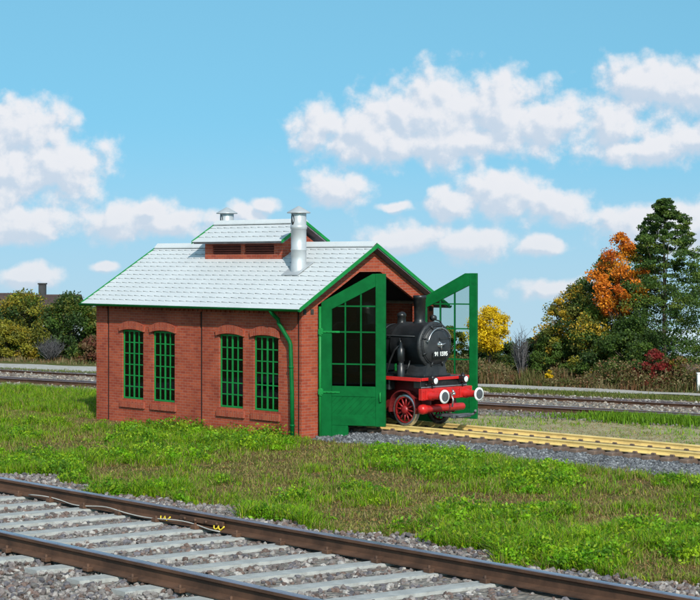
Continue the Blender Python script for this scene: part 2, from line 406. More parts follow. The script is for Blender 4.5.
# stones -----------------------------------------------------------
ico = bmesh.new(); bmesh.ops.create_icosphere(ico, subdivisions=1, radius=1.0)
IV = np.array([q.co[:] for q in ico.verts]); ico.verts.index_update()
IF = np.array([[q.index for q in fc.verts] for fc in ico.faces]); ico.free()
def stones(name, pos, size, cols):
    n = len(pos); k = len(IV)
    sc = size[:, None] * rng.uniform(.6, 1.25, (n, 3)); sc[:, 2] *= .75
    jit = IV[None] * (1 + rng.uniform(-.28, .28, (n, k, 1)))
    v = jit * sc[:, None, :]
    a = rng.uniform(0, 2 * np.pi, n); tl = rng.normal(0, .5, n); ca, sa, ct, st = np.cos(a), np.sin(a), np.cos(tl), np.sin(tl)
    x, y, z = v[..., 0], v[..., 1], v[..., 2]
    y, z = y * ct[:, None] - z * st[:, None], y * st[:, None] + z * ct[:, None]
    x, y = x * ca[:, None] - y * sa[:, None], x * sa[:, None] + y * ca[:, None]
    v = np.stack([x, y, z], -1) + pos[:, None, :]
    f = (IF[None] + (np.arange(n) * k)[:, None, None]).reshape(-1, 3)
    return np_mesh(name, v.reshape(-1, 3), f, M['stone'], np.repeat(cols, k, 0))
def stone_cols(n, pal, p):
    pal = np.array(pal); return pal[rng.choice(len(pal), n, p=p)] * rng.uniform(.65, 1.3, (n, 1))
GREY = [(.135, .14, .155), (.07, .073, .082), (.24, .245, .26)]
MIXED = [(.17, .14, .135), (.26, .23, .22), (.36, .33, .31), (.15, .10, .085), (.12, .11, .125)]

# ------------------------------------------------------------------ near track (bottom left), rusty rail on concrete sleepers
root = empty('railway_track', (FG_N[0] * FG_R, FG_N[1] * FG_R, 0), math.atan2(FG_D[1], FG_D[0]),
             label='rusty foreground rails with worn bluish heads on grey concrete sleepers', cat='railway track')
# local x runs along the track, local y away from the camera (rail at y = 0)
def rail_mb(h, hw, fw, x0, x1, y, z0, mi_top=1):
    p = [(-fw, 0), (fw, 0), (fw, .08 * h), (.22 * hw, .22 * h), (.22 * hw, .68 * h), (hw, .78 * h), (hw, .95 * h), (.8 * hw, h), (-.8 * hw, h), (-hw, .95 * h), (-hw, .78 * h), (-.22 * hw, .68 * h), (-.22 * hw, .22 * h), (-fw, .08 * h)]
    m_ = MB(); m_.prism([(x0, y + a, z0 + b_) for a, b_ in p], (x1 - x0, 0, 0))
    for i, f_ in enumerate(m_.f):
        if len(f_) == 4 and min(m_.v[k][2] for k in f_) > z0 + .94 * h - 1e-6: m_.m[i] = mi_top
    return m_
RZ = .10
r1 = rail_mb(.31, .075, .17, -60, 60, 0, RZ).build('rail', [M['rust'], M['railtop']], root)
r2 = rail_mb(.31, .075, .17, -60, 60, -4.5, RZ).build('rail', [M['rust'], M['railtop']], root)
fp = MB(); x_j = 0.0
def along(X, Y): return X * FG_D[0] + Y * FG_D[1]
jx = along(*gp(188, 520, .3))
fp.bbox(jx - .75, jx + .75, -.10, -.045, RZ + .09, RZ + .20, .01)
for k in range(4): fp.lathe([(.0, -.04), (.035, -.035), (.035, 0)], (jx - .55 + k * .37, -.10, RZ + .145), 'y', 8)
fp.build('fishplate', M['rust'], root)
sl_ = MB(); sk_ = R(9)
pts = [(-.24, -5.4), (.24, -5.4), (.24, .55), (-.24, .55)]
sl_.prism([(x + y * math.tan(sk_), y, -.14) for x, y in pts], (0, 0, .13)); 
sl_.prism([(x * .86 + y * math.tan(sk_), y * .995, -.01) for x, y in pts], (0, 0, .09))
sl0 = None
for k in range(17):
    x = along(*gp(35, 503, .1)) + (k - 6) * 1.40
    if sl0 is None: sl0 = sl_.build('sleeper', M['concrete'], root, (x, 0, 0))
    else: copy_part(sl0, root, (x, 0, 0))
cl_ = MB()
for k in range(17):
    x = along(*gp(35, 503, .1)) + (k - 6) * 1.40
    for y in (.2, -.2, -4.3, -4.7): cl_.bbox(x - .09, x + .09, y - .07, y + .07, .075, .16, .015); cl_.lathe([(.03, 0), (.03, .06), (0, .065)], (x, y, .15), 'z', 8)
cl_.build('rail_clip', M['rust'], root)['kind'] = 'stuff'
wr = MB(); pp = []
for k in range(40):
    x = along(*gp(40, 492, .2)) + k * .19; pp.append((x, -.19 - .03 * math.sin(k * .7), RZ + .06 + .035 * math.sin(k * .45)))
wr.tube(pp, .013, 6); wr.build('bonding_wire', M['wire'], root)
for px, py in ((150, 519), (194, 530)):                          # the yellow paint squiggles on the rail foot
    mk = MB(); x = along(*gp(px, py, .2))
    zz = [(-.17, .07), (-.15, .02), (-.09, .0), (-.03, .03), (-.02, .075), (.02, .02), (.08, .0), (.13, .05), (.17, .08)]
    mk.tube([(x + a, -.125 - .02 * (b_ < .05), RZ + .04 + b_) for a, b_ in zz], .016, 6)
    mk.build('paint_mark', M['yellowmark'], root)
# its ballast
n = 40000
s_ = rng.uniform(-30, 16, n) ; d_ = rng.uniform(-7.5, 3.1, n)
base = along(*gp(150, 515, 0))
al = base + s_
X = FG_N[0] * (FG_R + d_) + FG_D[0] * al; Y = FG_N[1] * (FG_R + d_) + FG_D[1] * al
edge = 2.3 + .45 * np.sin(al * .9) + .3 * np.sin(al * 2.3 + 1)
ok = (d_ < edge) | (rng.random(n) < .05 * (d_ < edge + .5)); ok &= (np.abs(d_) > .12) & (Y > 27) & (np.abs(X) < 14)
X, Y, d_, al = X[ok], Y[ok], d_[ok], al[ok]; n = len(X)
ph = ((al - along(*gp(35, 503, .1)) - d_ * math.tan(sk_) + 70) % 1.40)
on = ((ph < .27) | (ph > 1.13)) & (d_ < .6) & (d_ > -5.5)
keep = ~on; X, Y, d_ = X[keep], Y[keep], d_[keep]; n = len(X)
z = np.where(d_ > .4, np.interp(d_, [.4, 2.6], [.08, .0]), .015) + rng.uniform(-.02, .03, n)
tag(stones('ballast', np.column_stack([X, Y, z]), rng.uniform(.03, .078, n), stone_cols(n, MIXED, [.25, .25, .14, .18, .18])),
    'mixed brown and grey stones bedding the rusty foreground rail', 'ballast', kind='stuff')
v = []; aa = np.linspace(-34, 22, 57)
for dd, z in ((-7.5, -.01), (1.4, .035), (2.55, -.012)):
    for a in aa:
        k = FG_R + dd + (.3 * math.sin(a * .9) if dd == 2.55 else 0); v.append((FG_N[0] * k + FG_D[0] * (base + a), FG_N[1] * k + FG_D[1] * (base + a), z))
i = np.arange(3 * 57).reshape(3, 57)
f = np.stack([i[:-1, :-1], i[:-1, 1:], i[1:, 1:], i[1:, :-1]], -1).reshape(-1, 4)
tag(np_mesh('ballast_bed', np.array(v), f, M['gravel']), kind='structure')

# ------------------------------------------------------------------ track out of the shed: brass rails
CX = 3.0
root = empty('railway_track', loc(CX, 0), YAW, label='shiny brass rails on brown ties running out of the engine shed', cat='railway track')
RT = .48
for s in (-1, 1):
    m_ = MB(); hw, fw, h = .042, .07, .17
    p = [(-fw, 0), (fw, 0), (fw, .025), (.02, .045), (.02, .11), (hw, .125), (hw, .155), (.036, h), (-.036, h), (-hw, .155), (-hw, .125), (-.02, .11), (-.02, .045), (-fw, .025)]
    m_.prism([(s * .78 + a, -42, RT - h + b_) for a, b_ in p], (0, 52.3, 0)); m_.build('rail', M['brass'], root)
t0 = None
for k in range(66):
    y = -36 + .63 * k
    if t0 is None:
        m_ = MB(); m_.bbox(-1.3, 1.3, -.14, .14, RT - .33, RT - .172, .02)
        for s in (-1, 1):
            for q in (-1, 1): m_.bbox(s * .78 + q * .13 - .035, s * .78 + q * .13 + .035, -.07, .07, RT - .175, RT - .115, .012)
        t0 = m_.build('sleeper', M['tie'], root, (0, y, 0))
    else: copy_part(t0, root, (0, y, 0))
m_ = MB(); prof = [(.35, -.02), (1.5, .17), (4.5, .17), (5.35, -.02)]
m_.prism([(x, -45, z) for x, z in prof], (0, 55.3, 0))
tag(m_.build('ballast_bed', M['gravel'], None, loc(0, 0), YAW), kind='structure')
n = 13000
n = 24000; lx = np.where(rng.random(n) < .72, rng.uniform(.3, 1.85, n), rng.uniform(1.85, 5.2, n)); ly = -17 * rng.random(n) ** .9 + .3
n2 = len(lx); hz = np.interp(lx, [.35, 1.5, 4.5, 5.35], [0, .16, .16, 0])
ph = (ly + 36.14) % .63
keep = ~((ph < .30) & (lx > 1.66) & (lx < 4.35)); lx, ly, hz = lx[keep], ly[keep], hz[keep]; n = len(lx)
keep = (ly < -.05); lx, ly, hz = lx[keep], ly[keep], hz[keep]; n = len(lx)
P_ = np.column_stack([AX + VX * lx + UX * ly, AY + VY * lx + UY * ly, hz + rng.uniform(-.015, .035, n)])
tag(stones('ballast', P_, rng.uniform(.03, .062, n), stone_cols(n, GREY, [.45, .33, .22])),
    'blue grey crushed stone bank carrying the brass rails', 'ballast', kind='stuff')

# ------------------------------------------------------------------ far tracks
def far_track(q, label, dz=0.0):
    e = math.atan2(-.58, .815)
    r_ = empty('railway_track', (QX * q, QY * q, 0), e, label=label, cat='railway track', group='tracks behind the engine shed')
    for y, z0 in ((0, .02), (1.5, -.06)): rail_mb(.20, .055, .10, -105, 12, y, z0 + dz).build('rail', [M['rust'], M['railtop']], r_)
    s0 = None
    for k in range(90):
        x = -86 + k * .95
        if s0 is None:
            m_ = MB(); m_.bbox(-.14, .14, -.6, 2.1, -.1, .035, .02); s0 = m_.build('sleeper', M['tie'], r_, (x, 0, 0))
        else: copy_part(s0, r_, (x, 0, 0))
far_track(59.0, 'nearer of the two dark rusty tracks passing behind the engine shed')
far_track(64.2, 'farther of the two rusty tracks, next to the pale gravel path', -.07)
n = 16000
a = rng.uniform(-80, -14, n); q = rng.uniform(56.6, 66.8, n)
P_ = np.column_stack([QX * q + .815 * a, QY * q - .58 * a, rng.uniform(-.01, .03, n)])
far_pal = [(.30, .25, .20), (.20, .165, .14), (.36, .33, .30), (.15, .115, .10)]
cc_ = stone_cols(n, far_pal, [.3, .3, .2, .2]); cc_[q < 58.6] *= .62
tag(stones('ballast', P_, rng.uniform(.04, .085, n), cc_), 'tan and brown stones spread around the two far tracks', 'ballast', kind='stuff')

# ------------------------------------------------------------------ the engine shed
W, L = 6.12, 10.85
RS = .589
def zr(x): return 6.2 - RS * abs(x - W / 2)
shed = empty('engine_shed', loc(0, 0), YAW, label='red brick locomotive shed with pale tiled roof and open green doors', cat='engine shed')
WIN = [1.70, 3.43, 6.98, 8.72]; WW, WB, WT = 1.2, .82, 3.25
def side_wall(x0, x1, out):
    m_ = MB(); cuts = [.22]
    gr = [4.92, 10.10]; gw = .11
    ys_ = [.22]; segs = []
    y = .22
    top = 4.20
    edges = sorted([(c_ - WW / 2, c_ + WW / 2, 'w') for c_ in WIN] + [(g, g + gw, 'g') for g in gr])
    for (a, b_, k) in edges:
        m_.box(x0, x1, y, a, -.3, top)
        if k == 'w': m_.box(x0, x1, a, b_, -.3, WB); m_.box(x0, x1, a, b_, WT, top)
        else:
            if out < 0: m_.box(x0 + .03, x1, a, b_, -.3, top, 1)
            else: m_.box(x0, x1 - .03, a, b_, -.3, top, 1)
        y = b_
    m_.box(x0, x1, y, L - .12, -.3, top)
    if out < 0: m_.box(x0 + .03, x1, .12, .22, -.3, top, 1)  # corner strip painted dark for the recess shade
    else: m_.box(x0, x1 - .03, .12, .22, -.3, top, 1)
    k = .35
    while k < L - .25:                                           # dentil course under the eave
        m_.box(*( (x0 - .035, x0) if out < 0 else (x1, x1 + .035)), k, k + .12, 3.97, 4.06); k += .24
    m_.box(*((x0 - .05, x0) if out < 0 else (x1, x1 + .05)), .26, L - .2, 4.062, 4.198)
    return m_.build('side_wall', [M['brick'], M['grooveshade']], shed)
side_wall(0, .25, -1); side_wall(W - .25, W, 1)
# front gable with its doorway
g = [(0, -.3), (.70, -.3), (.70, 4.26), (2.58, 5.32), (3.54, 5.32), (W - .70, 4.26), (W - .70, -.3), (W, -.3), (W, zr(0) - .14), (W / 2, 6.06), (0, zr(0) - .14)]
m_ = MB(); m_.prism([(x, 0, z) for x, z in g], (0, .12, 0))
m_.prism([(x, .12, z) for x, z in [(.25, -.3), (.70, -.3), (.70, 4.26), (.25, 4.26)]], (0, .2, 0))
m_.prism([(x, .12, z) for x, z in [(W - .70, -.3), (W - .25, -.3), (W - .25, 4.26), (W - .70, 4.26)]], (0, .2, 0))
fg = m_.build('front_gable', M['brick'], shed)
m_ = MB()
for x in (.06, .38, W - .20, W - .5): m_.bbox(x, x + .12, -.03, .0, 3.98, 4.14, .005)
m_.build('corbel_shade_block', M['dark'], shed)  # dark blocks added in place of the corbel shadow
# back gable: boarded, two narrow slots under the roof
m_ = MB()
gb = [(0, -.3), (W, -.3), (W, 4.18), (0, 4.18)]
m_.prism([(x, L - .12, z) for x, z in gb], (0, .12, 0))
m_.box(0, 2.0, L - .12, L, 4.18, 4.34); m_.box(2.55, 2.75, L - .12, L, 4.18, 4.34); m_.box(3.7, W, L - .12, L, 4.18, 4.34)
m_.prism([(x, L - .12, z) for x, z in [(0, 4.34), (W, 4.34), (W, zr(0) - .14), (W / 2, 6.06), (0, zr(0) - .14)]], (0, .12, 0))
m_.build('back_gable', M['brick'], shed)
m_ = MB(); m_.box(.25, 1.6, .12, L - .12, -.05, .06); m_.box(4.4, W - .25, .12, L - .12, -.05, .06); m_.build('floor', M['floor'], shed)
# roof: boards, then courses of separate pale tiles
OE, OF = .40, .34
def roof(parent, xc, zc, half, y0, y1, name='roof', tw=.37, cs=.285, ridge=.16):
    m_ = MB(); cs_ = math.sqrt(1 + RS * RS); r_ = random.Random(3)
    for s in (-1, 1):
        def P3(a, y, hh):                                        # a: distance down the slope, hh: above the slope
            return (xc + s * (a / cs_ + hh * RS / cs_), y, zc - a * RS / cs_ + hh / cs_)
        sl2 = half * cs_
        m_.prism([P3(0.02, y0, -.10), P3(sl2 - .02, y0, -.10), P3(sl2 - .02, y0, -.025), P3(0.02, y0, -.025)], (0, y1 - y0, 0), 1)
        nr = max(1, round(sl2 / cs)); st = sl2 / nr
        for i in range(nr):
            nt_ = round((y1 - y0) / tw); w_ = (y1 - y0) / nt_; sh = 0 if i % 2 == 0 else .5
            for j in range(-1, nt_ + 1):
                ya, yb = y0 + (j + sh) * w_ + .006, y0 + (j + 1 + sh) * w_ - .006
                ya, yb = max(ya, y0), min(yb, y1)
                if yb - ya < .03: continue
                a0, a1 = i * st, (i + 1) * st; dz = r_.uniform(-.0015, .002)
                sk2 = .05                                       # slanting lower edge of each tile
                l0, l1 = a1 + .03, a1 + .03 - sk2 if i < nr - 1 else a1 + .03
                v_ = [P3(a0, ya, -.02), P3(a0, yb, -.02), P3(l1, yb, .002 + dz), P3(l0, ya, .002 + dz),
                      P3(a0, ya, -.002), P3(a0, yb, -.002), P3(l1, yb, .016 + dz), P3(l0, ya, .016 + dz)]
                m_.add(v_, [(3, 2, 1, 0), (4, 5, 6, 7), (0, 1, 5, 4), (1, 2, 6, 5), (2, 3, 7, 6), (3, 0, 4, 7)])
    ro = m_.build(name, [M['roof'], M['soffit']], parent)
    m2 = MB(); k = y0 + .02
    while k < y1 - .05:                                          # ridge caps
        e = min(k + .62, y1 - .02)
        pr = [(-ridge * 1.15, -ridge * RS * 1.15 + .05), (0, .075), (ridge * 1.15, -ridge * RS * 1.15 + .05), (ridge * 1.15, -ridge * RS * 1.15 + .085), (.03, .125), (-.03, .125), (-ridge * 1.15, -ridge * RS * 1.15 + .085)]
        m2.prism([(xc + a, k, zc + b_) for a, b_ in pr], (0, e - k - .012, 0)); k += .62
    m2.build('ridge_cap', M['roof'], parent if parent.type == 'EMPTY' else parent)
    return ro
roof(shed, W / 2, 6.2, W / 2 + OE, -OF, L + OF)
def barge(parent, xc, zc, half, y, th, hgt, sgn):
    m_ = MB()
    for s in (-1, 1):
        p = [(0, .045), (half + .02, -RS * (half + .02) + .045), (half + .02, -RS * (half + .02) + .045 - hgt), (0, .045 - hgt)]
        q_ = [(xc + s * a, y, zc + b_) for a, b_ in p]
        m_.prism(q_, (0, sgn * th, 0))
    return m_.build('bargeboard', M['brightgreen'], parent)
barge(shed, W / 2, 6.2, W / 2 + OE, -OF - .003, .03, .13, -1); barge(shed, W / 2, 6.2, W / 2 + OE, L + OF + .003, .03, .13, 1)
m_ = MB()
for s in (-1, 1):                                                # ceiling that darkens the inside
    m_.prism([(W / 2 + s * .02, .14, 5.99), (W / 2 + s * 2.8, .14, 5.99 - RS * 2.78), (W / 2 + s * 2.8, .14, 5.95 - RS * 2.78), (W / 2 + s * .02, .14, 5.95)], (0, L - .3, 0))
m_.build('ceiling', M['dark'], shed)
for s in (-1, 1):                                                # gutters
    m_ = MB(); xg = W / 2 + s * (W / 2 + OE + .05); zg = 4.155; pr = []
    for k in range(9):
        a = math.pi * (1 + k / 8); pr.append((xg + .085 * math.cos(a), zg + .085 * math.sin(a)))
    for k in range(8, -1, -1):
        a = math.pi * (1 + k / 8); pr.append((xg + .068 * math.cos(a), zg + .068 * math.sin(a)))
    m_.prism([(x, -OF - .02, z) for x, z in pr], (0, L + 2 * OF + .04, 0))
    for y in (-OF - .02, L + OF + .002): m_.prism([(x, y, z) for x, z in pr[:9]], (0, .018, 0))
    m_.build('gutter', M['green'], shed)
    m_ = MB(); x1 = -.115 if s < 0 else W + .115; xo = xg
    m_.tube([(xo, .98, zg - .05), (xo * .8 + x1 * .2, .98, 4.0), (x1, .98, 3.80), (x1, .97, 3.70), (x1, .45, 3.12), (x1, .40, 3.02), (x1, .33, 1.5), (x1, .31, -.05)], .068, 12)
    for z, y in ((2.30, .37), (.45, .315)):
        m_.lathe([(.070, -.035), (.086, -.03), (.086, .03), (.070, .035)], (x1, y, z), 'z', 12)
    m_.build('downpipe', M['green'], shed)
# windows: green iron frames with brick arch and sill as sub-parts
def window():
    m_ = MB(); y0, y1 = -WW / 2, WW / 2; x = .05
    fr = .055
    m_.bbox(x, x + .07, y0 + .004, y0 + fr, WB + .004, WT - .004, .006); m_.bbox(x, x + .07, y1 - fr, y1 - .004, WB + .004, WT - .004, .006)
    m_.bbox(x + .002, x + .068, y0 + fr, y1 - fr, WB + .004, WB + fr + .01, .006); m_.bbox(x + .002, x + .068, y0 + fr, y1 - fr, WT - fr - .01, WT - .004, .006)
    iy = np.linspace(y0 + fr, y1 - fr, 5)[1:-1]
    for k, yv in enumerate(iy):
        w_ = .032 if k == 1 else .020; m_.box(x + .008, x + .062, yv - w_, yv + w_, WB + fr + .01, WT - fr - .01)
    for zv in np.linspace(WB + fr, WT - fr, 7)[1:-1]: m_.box(x + .014, x + .056, y0 + fr, y1 - fr, zv - .017, zv + .017)
    o = m_.build('window', M['brightgreen'], shed)
    g_ = MB(); g_.box(x + .03, x + .036, y0 + .03, y1 - .03, WB + .03, WT - .03); g_.build('pane', M['glass'], o)
    a_ = MB(); ou, inn = [], []
    for k in range(13):
        yv = -.72 + 1.44 * k / 12; c_ = 1 - (yv / .72) ** 2
        ou.append((yv, 3.40 + .17 * c_)); inn.append((yv * .97, 3.20 + .085 * c_))
    a_.prism([(-.085, y, z) for y, z in ou + inn[::-1]], (.082, 0, 0))
    k = a_.build('window_arch', M['brick_up'], o)
    s_2 = MB(); s_2.bbox(-.07, .045, -.70, .70, .52, .75, .008)
    s_2.build('window_sill', M['brick_up'], o)
    return o
w0 = window(); w0.location = (0, WIN[0], 0)
for c_ in WIN[1:]: copy_part(w0, shed, (0, c_, 0))
for c_ in WIN: copy_part(w0, shed, (W, c_, 0), math.pi)
# cupola with louvres
X0, X1, Y0, Y1, ZT = W / 2 - .78, W / 2 + .78, 3.42, 7.50, 6.33
m_ = MB(); zb = zr(X0) - .05
for x in (X0, X1):
    s = 1 if x == X0 else -1
    for ya, yb in ((Y0, Y0 + .42), (5.36, 5.56), (Y1 - .42, Y1)): m_.box(x, x + s * .08, ya, yb, zb, ZT)
    for ya, yb in ((Y0 + .42, 5.36), (5.56, Y1 - .42)): m_.box(x, x + s * .08, ya, yb, zb, zb + .22); m_.box(x, x + s * .08, ya, yb, ZT - .08, ZT)
for y, d_y in ((Y0, .08), (Y1, -.08)):
    g_ = [(X0 + .081, zb), (X1 - .081, zb), (X1 - .081, ZT), (W / 2, ZT + RS * .70), (X0 + .081, ZT)]
    m_.prism([(x, y + (0.0 if d_y > 0 else 0), z) for x, z in g_], (0, d_y, 0))
cup = m_.build('roof_vent_house', M['brick'], shed)
m_ = MB()
for x, s in ((X0, 1), (X1, -1)):
    for ya, yb in ((Y0 + .42, 5.36), (5.56, Y1 - .42)):
        for k in range(4):
            z = zb + .25 + k * .085; m_.prism([(x + s * .005, ya, z), (x + s * .075, ya, z + .05), (x + s * .075, ya, z + .065), (x + s * .005, ya, z + .018)], (0, yb - ya, 0))
m_.build('louvre', plain('dark_red_louvre', (.20, .040, .026), .7), cup)
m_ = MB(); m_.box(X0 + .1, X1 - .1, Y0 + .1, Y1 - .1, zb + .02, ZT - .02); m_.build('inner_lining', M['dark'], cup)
roof(cup, W / 2, 7.0, .78 + .32, Y0 - .32, Y1 + .32, 'roof', .37, .285, .13)
barge(cup, W / 2, 7.0, 1.10, Y0 - .323, .028, .11, -1); barge(cup, W / 2, 7.0, 1.10, Y1 + .323, .028, .11, 1)
# sheet metal smoke pipes
def pipe(x, y):
    up_ = .16 if x > W / 2 else 0; z0 = zr(x); m_ = MB(); r_ = .255
    m_.lathe([(r_ + .03, z0 - .25), (r_ + .015, z0 + .16), (r_, z0 + .18), (r_, 6.02), (r_ + .016, 6.03), (r_ + .016, 6.07), (r_, 6.08), (r_, 6.72 + up_), (r_ + .024, 6.73 + up_), (r_ + .024, 6.86 + up_), (r_, 6.87 + up_), (r_, 7.27 + up_)], (x, y, 0), 'z', 40)
    o = m_.build('smoke_pipe', M['zinc'], shed)
    m2 = MB(); m2.lathe([(.0, 7.50), (.05, 7.48), (.385, 7.29), (.395, 7.27), (.385, 7.255), (.20, 7.27), (0, 7.27)], (x, y, up_), 'z', 40); m2.build('pipe_cap', M['zinc'], o)
    m3 = MB(); sgn = -1 if x < W / 2 else 1                        # flashing plate lying on the tiles
    def Q(dx, dy, h): xx_ = x + dx; return (xx_, y + dy, zr(xx_) + h)
    p = [(-.42, -.40), (.30, -.40), (.30, .40), (-.42, .40)]
    m3.add([Q(a, b_, .04) for a, b_ in p] + [Q(a, b_, .058) for a, b_ in p], [(0, 1, 2, 3), (4, 5, 6, 7), (0, 1, 5, 4), (1, 2, 6, 5), (2, 3, 7, 6), (3, 0, 4, 7)]); m3.build('flashing', M['zinc'], o)
    m4 = MB(); vs = []                                             # oval smoke opening
    for a0 in (3.05, ):
        n_ = 20
        for k in range(n_):
            t_ = 2 * math.pi * k / n_; a = a0 + math.cos(t_) * .33; z = 7.04 + up_ + math.sin(t_) * .175
            vs.append((x + (r_ + .004) * math.cos(a), y + (r_ + .004) * math.sin(a), z))
        vs2 = [(x + (p_[0] - x) * .95, y + (p_[1] - y) * .95, p_[2]) for p_ in vs]
        m4.add(vs + vs2, [tuple(range(n_)), tuple(range(2 * n_ - 1, n_ - 1, -1))] + [(k, (k + 1) % n_, n_ + (k + 1) % n_, n_ + k) for k in range(n_)])
    m4.build('smoke_opening', M['dark'], o)
pipe(1.72, 2.0); pipe(4.45, 8.85)
# door leaves
LW, LT, LB, LM = 2.12, 5.27, .44, 1.70
def leaf(hx, rz, mir):
    """hinge line at the origin, leaf along +x (mir=1) or -x (mir=-1), outside facing -y; rz turns it open"""
    m_ = MB(); s = mir; t0_, t1_ = -.06, .06
    def bx(x0, x1, z0, z1, e=0.0, mi=0): m_.bbox(s * x0, s * x1, t0_ - e, t1_ + e, z0, z1, .010, mi)
    hs, fs = (.34, LW - .32) if mir > 0 else (.30, LW - .27)
    ztop = lambda x: min(LT, 4.36 + (LT - 4.36) * x / 1.70)
    m_.prism([(s * a, t0_, z) for a, z in [(0, .03), (hs, .03), (hs, ztop(hs) - .42), (hs, ztop(hs)), (0, ztop(0))]], (0, .12, 0))
    bx(fs, LW, LB, LT)
    m_.prism([(s * a, t0_ + .004, z) for a, z in [(hs, ztop(hs) - .40), (fs, ztop(fs) - .40), (fs, LT - .004), (1.70, LT - .004), (hs, ztop(hs) - .004)]], (0, .112, 0))
    bx(hs, fs, 1.37, LM, -.002); bx(hs, fs, .45, .78, -.002)
    # diagonal boarding
    m_.box(s * hs, s * fs, -.030, .030, .78, 1.37)
    for k in range(-3, 9):
        xa = hs + k * .19; p0 = [(xa, .78), (xa + .59, 1.37), (xa + .59 + .165, 1.37), (xa + .165, .78)]
        q_ = []
        lo, hi = hs + .002, fs - .002                              # clip to the panel
        def clip(poly, c0, sg):
            out = []
            for i in range(len(poly)):
                A_, B_ = poly[i], poly[(i + 1) % len(poly)]; da, db = sg * (A_[0] - c0), sg * (B_[0] - c0)
                if da >= 0: out.append(A_)
                if da * db < 0: t_ = da / (da - db); out.append((A_[0] + t_ * (B_[0] - A_[0]), A_[1] + t_ * (B_[1] - A_[1])))
            return out
        q_ = clip(clip(p0, lo, 1), hi, -1)
        if len(q_) >= 3:
            m_.prism([(s * a, -.042, z) for a, z in q_], (0, .011, 0)); m_.prism([(s * a, .031, z) for a, z in q_], (0, .011, 0))
    bx(hs, .88, .03, .448, -.002)                                  # apron down to the ground beside the track
    o = m_.build('door_leaf', M['green'], shed, (hx, -.13, 0), rz)
    mu = MB()
    for xv in (.79, 1.31): mu.box(s * (xv - .022), s * (xv + .022), -.032, .032, LM, ztop(xv) - .395)
    for zv in (2.40, 3.42, 4.24): mu.box(s * hs, s * fs, -.026, .026, zv - .022, zv + .022)
    mu.build('glazing_bar', M['green'], o)
    gm = MB(); gm.prism([(s * a, -.004, z) for a, z in [(hs, LM), (fs, LM), (fs, ztop(fs) - .4), (hs, ztop(hs) - .4)]], (0, .008, 0)); gm.build('pane', M['darkglass'] if mir > 0 else M['glass'], o)
    hd = MB(); xh = LW - .15
    for e in (-1, 1):
        hd.tube([(s * xh, e * .06, 1.52), (s * xh, e * .12, 1.50), (s * xh, e * .13, 1.38), (s * xh, e * .12, 1.24), (s * xh, e * .06, 1.22)], .026, 8)
    hd.build('door_handle', M['brightgreen'], o)
    for zv in (1.50, 3.42):
        hg = MB(); hg.bbox(s * -.10, s * .06, -.10, .02, zv - .09, zv + .09, .012); hg.bbox(s * .06, s * .62, -.085, -.061, zv - .03, zv + .03, .006)
        hg.lathe([(.07, -.12), (.07, .12)], (s * -.03, -.03, zv), 'z', 12)
        for k in range(3): hg.lathe([(0, -.018), (.016, -.014), (.016, 0)], (s * (.2 + .14 * k), -.085, zv), 'y', 8)
        hg.build('hinge', M['brightgreen'], o)
    return o
leaf(.76, R(-62), 1)
leaf(W - .86, R(109), -1)
for x in (.72, W - .72):
    m_ = MB(); m_.tube([(x, -.09, -.1), (x, -.09, 4.22)], .052, 10); m_.build('door_post', M['brightgreen'], shed)

# ------------------------------------------------------------------ the locomotive
lo = empty('steam_locomotive', loc(CX, 0, RT), YAW, label='black steam locomotive with red frame looking out of the shed doorway', cat='locomotive')
def part(name, mb, mat, parent=lo): return mb.build(name, mat, parent)
BZ = 2.52
m_ = MB(); m_.lathe([(0, 2.4), (.62, 2.4), (.64, 2.38), (.64, -1.7)], (0, 0, BZ), 'y', 48)
bo = part('boiler', m_, M['black'])
m_ = MB()
for y in (-1.15, -.3, .5, 1.3): m_.lathe([(.641, -.03), (.652, -.028), (.652, .028), (.641, .03)], (0, y, BZ), 'y', 48)
part('boiler_band', m_, M['smoke'], bo)
m_ = MB(); m_.lathe([(.64, -1.66), (.715, -1.66), (.725, -1.68), (.725, -2.86), (.755, -2.87), (.755, -2.95), (.74, -2.98), (.64, -2.985), (.0, -2.985)], (0, 0, BZ), 'y', 56)
for k in range(22):
    a = 2 * math.pi * k / 22; m_.lathe([(.018, 0), (.018, -.016), (0, -.022)], (.70 * math.cos(a), -2.984, BZ + .70 * math.sin(a)), 'y', 8)
sb = part('smokebox', m_, M['smoke'])
m_ = MB(); m_.lathe([(.60, -2.987), (.60, -3.03), (.585, -3.05), (.42, -3.105), (.2, -3.14), (0, -3.15)], (0, 0, BZ), 'y', 56)
m_.lathe([(.61, -3.03), (.625, -3.04), (.64, -3.03), (.64, -2.987)], (0, 0, BZ), 'y', 56)
dr = part('smokebox_door', m_, M['smoke'], lo)
m_ = MB()
for k in range(8):
    a = 2 * math.pi * (k + .5) / 8; c_, s_2 = math.cos(a), math.sin(a)
    m_.tube([(.56 * c_, -3.075, BZ + .56 * s_2), (.69 * c_, -3.05, BZ + .69 * s_2)], .03, 6)
part('door_clamp', m_, M['smoke'], dr)
m_ = MB(); m_.lathe([(.09, -3.13), (.09, -3.19), (.05, -3.2), (.05, -3.27), (0, -3.28)], (0, 0, BZ + .03), 'y', 16)
for a in (.35, 2.2): m_.tube([(-.0, -3.25, BZ + .03), (.20 * math.cos(a), -3.25, BZ + .03 + .20 * math.sin(a) * .6)], .02, 6)
m_.tube([(0, -3.24, BZ + .03), (0, -3.24, BZ - .12)], .018, 6)
part('door_handle', m_, M['steel'], dr)
m_ = MB()
for s in (.22, -.22): m_.prism([(.60, -3.05, BZ + s - .04), (.0, -3.165, BZ + s - .03), (.0, -3.165, BZ + s + .03), (.60, -3.05, BZ + s + .04)], (0, -.02, 0))
part('hinge_strap', m_, M['smoke'], dr)
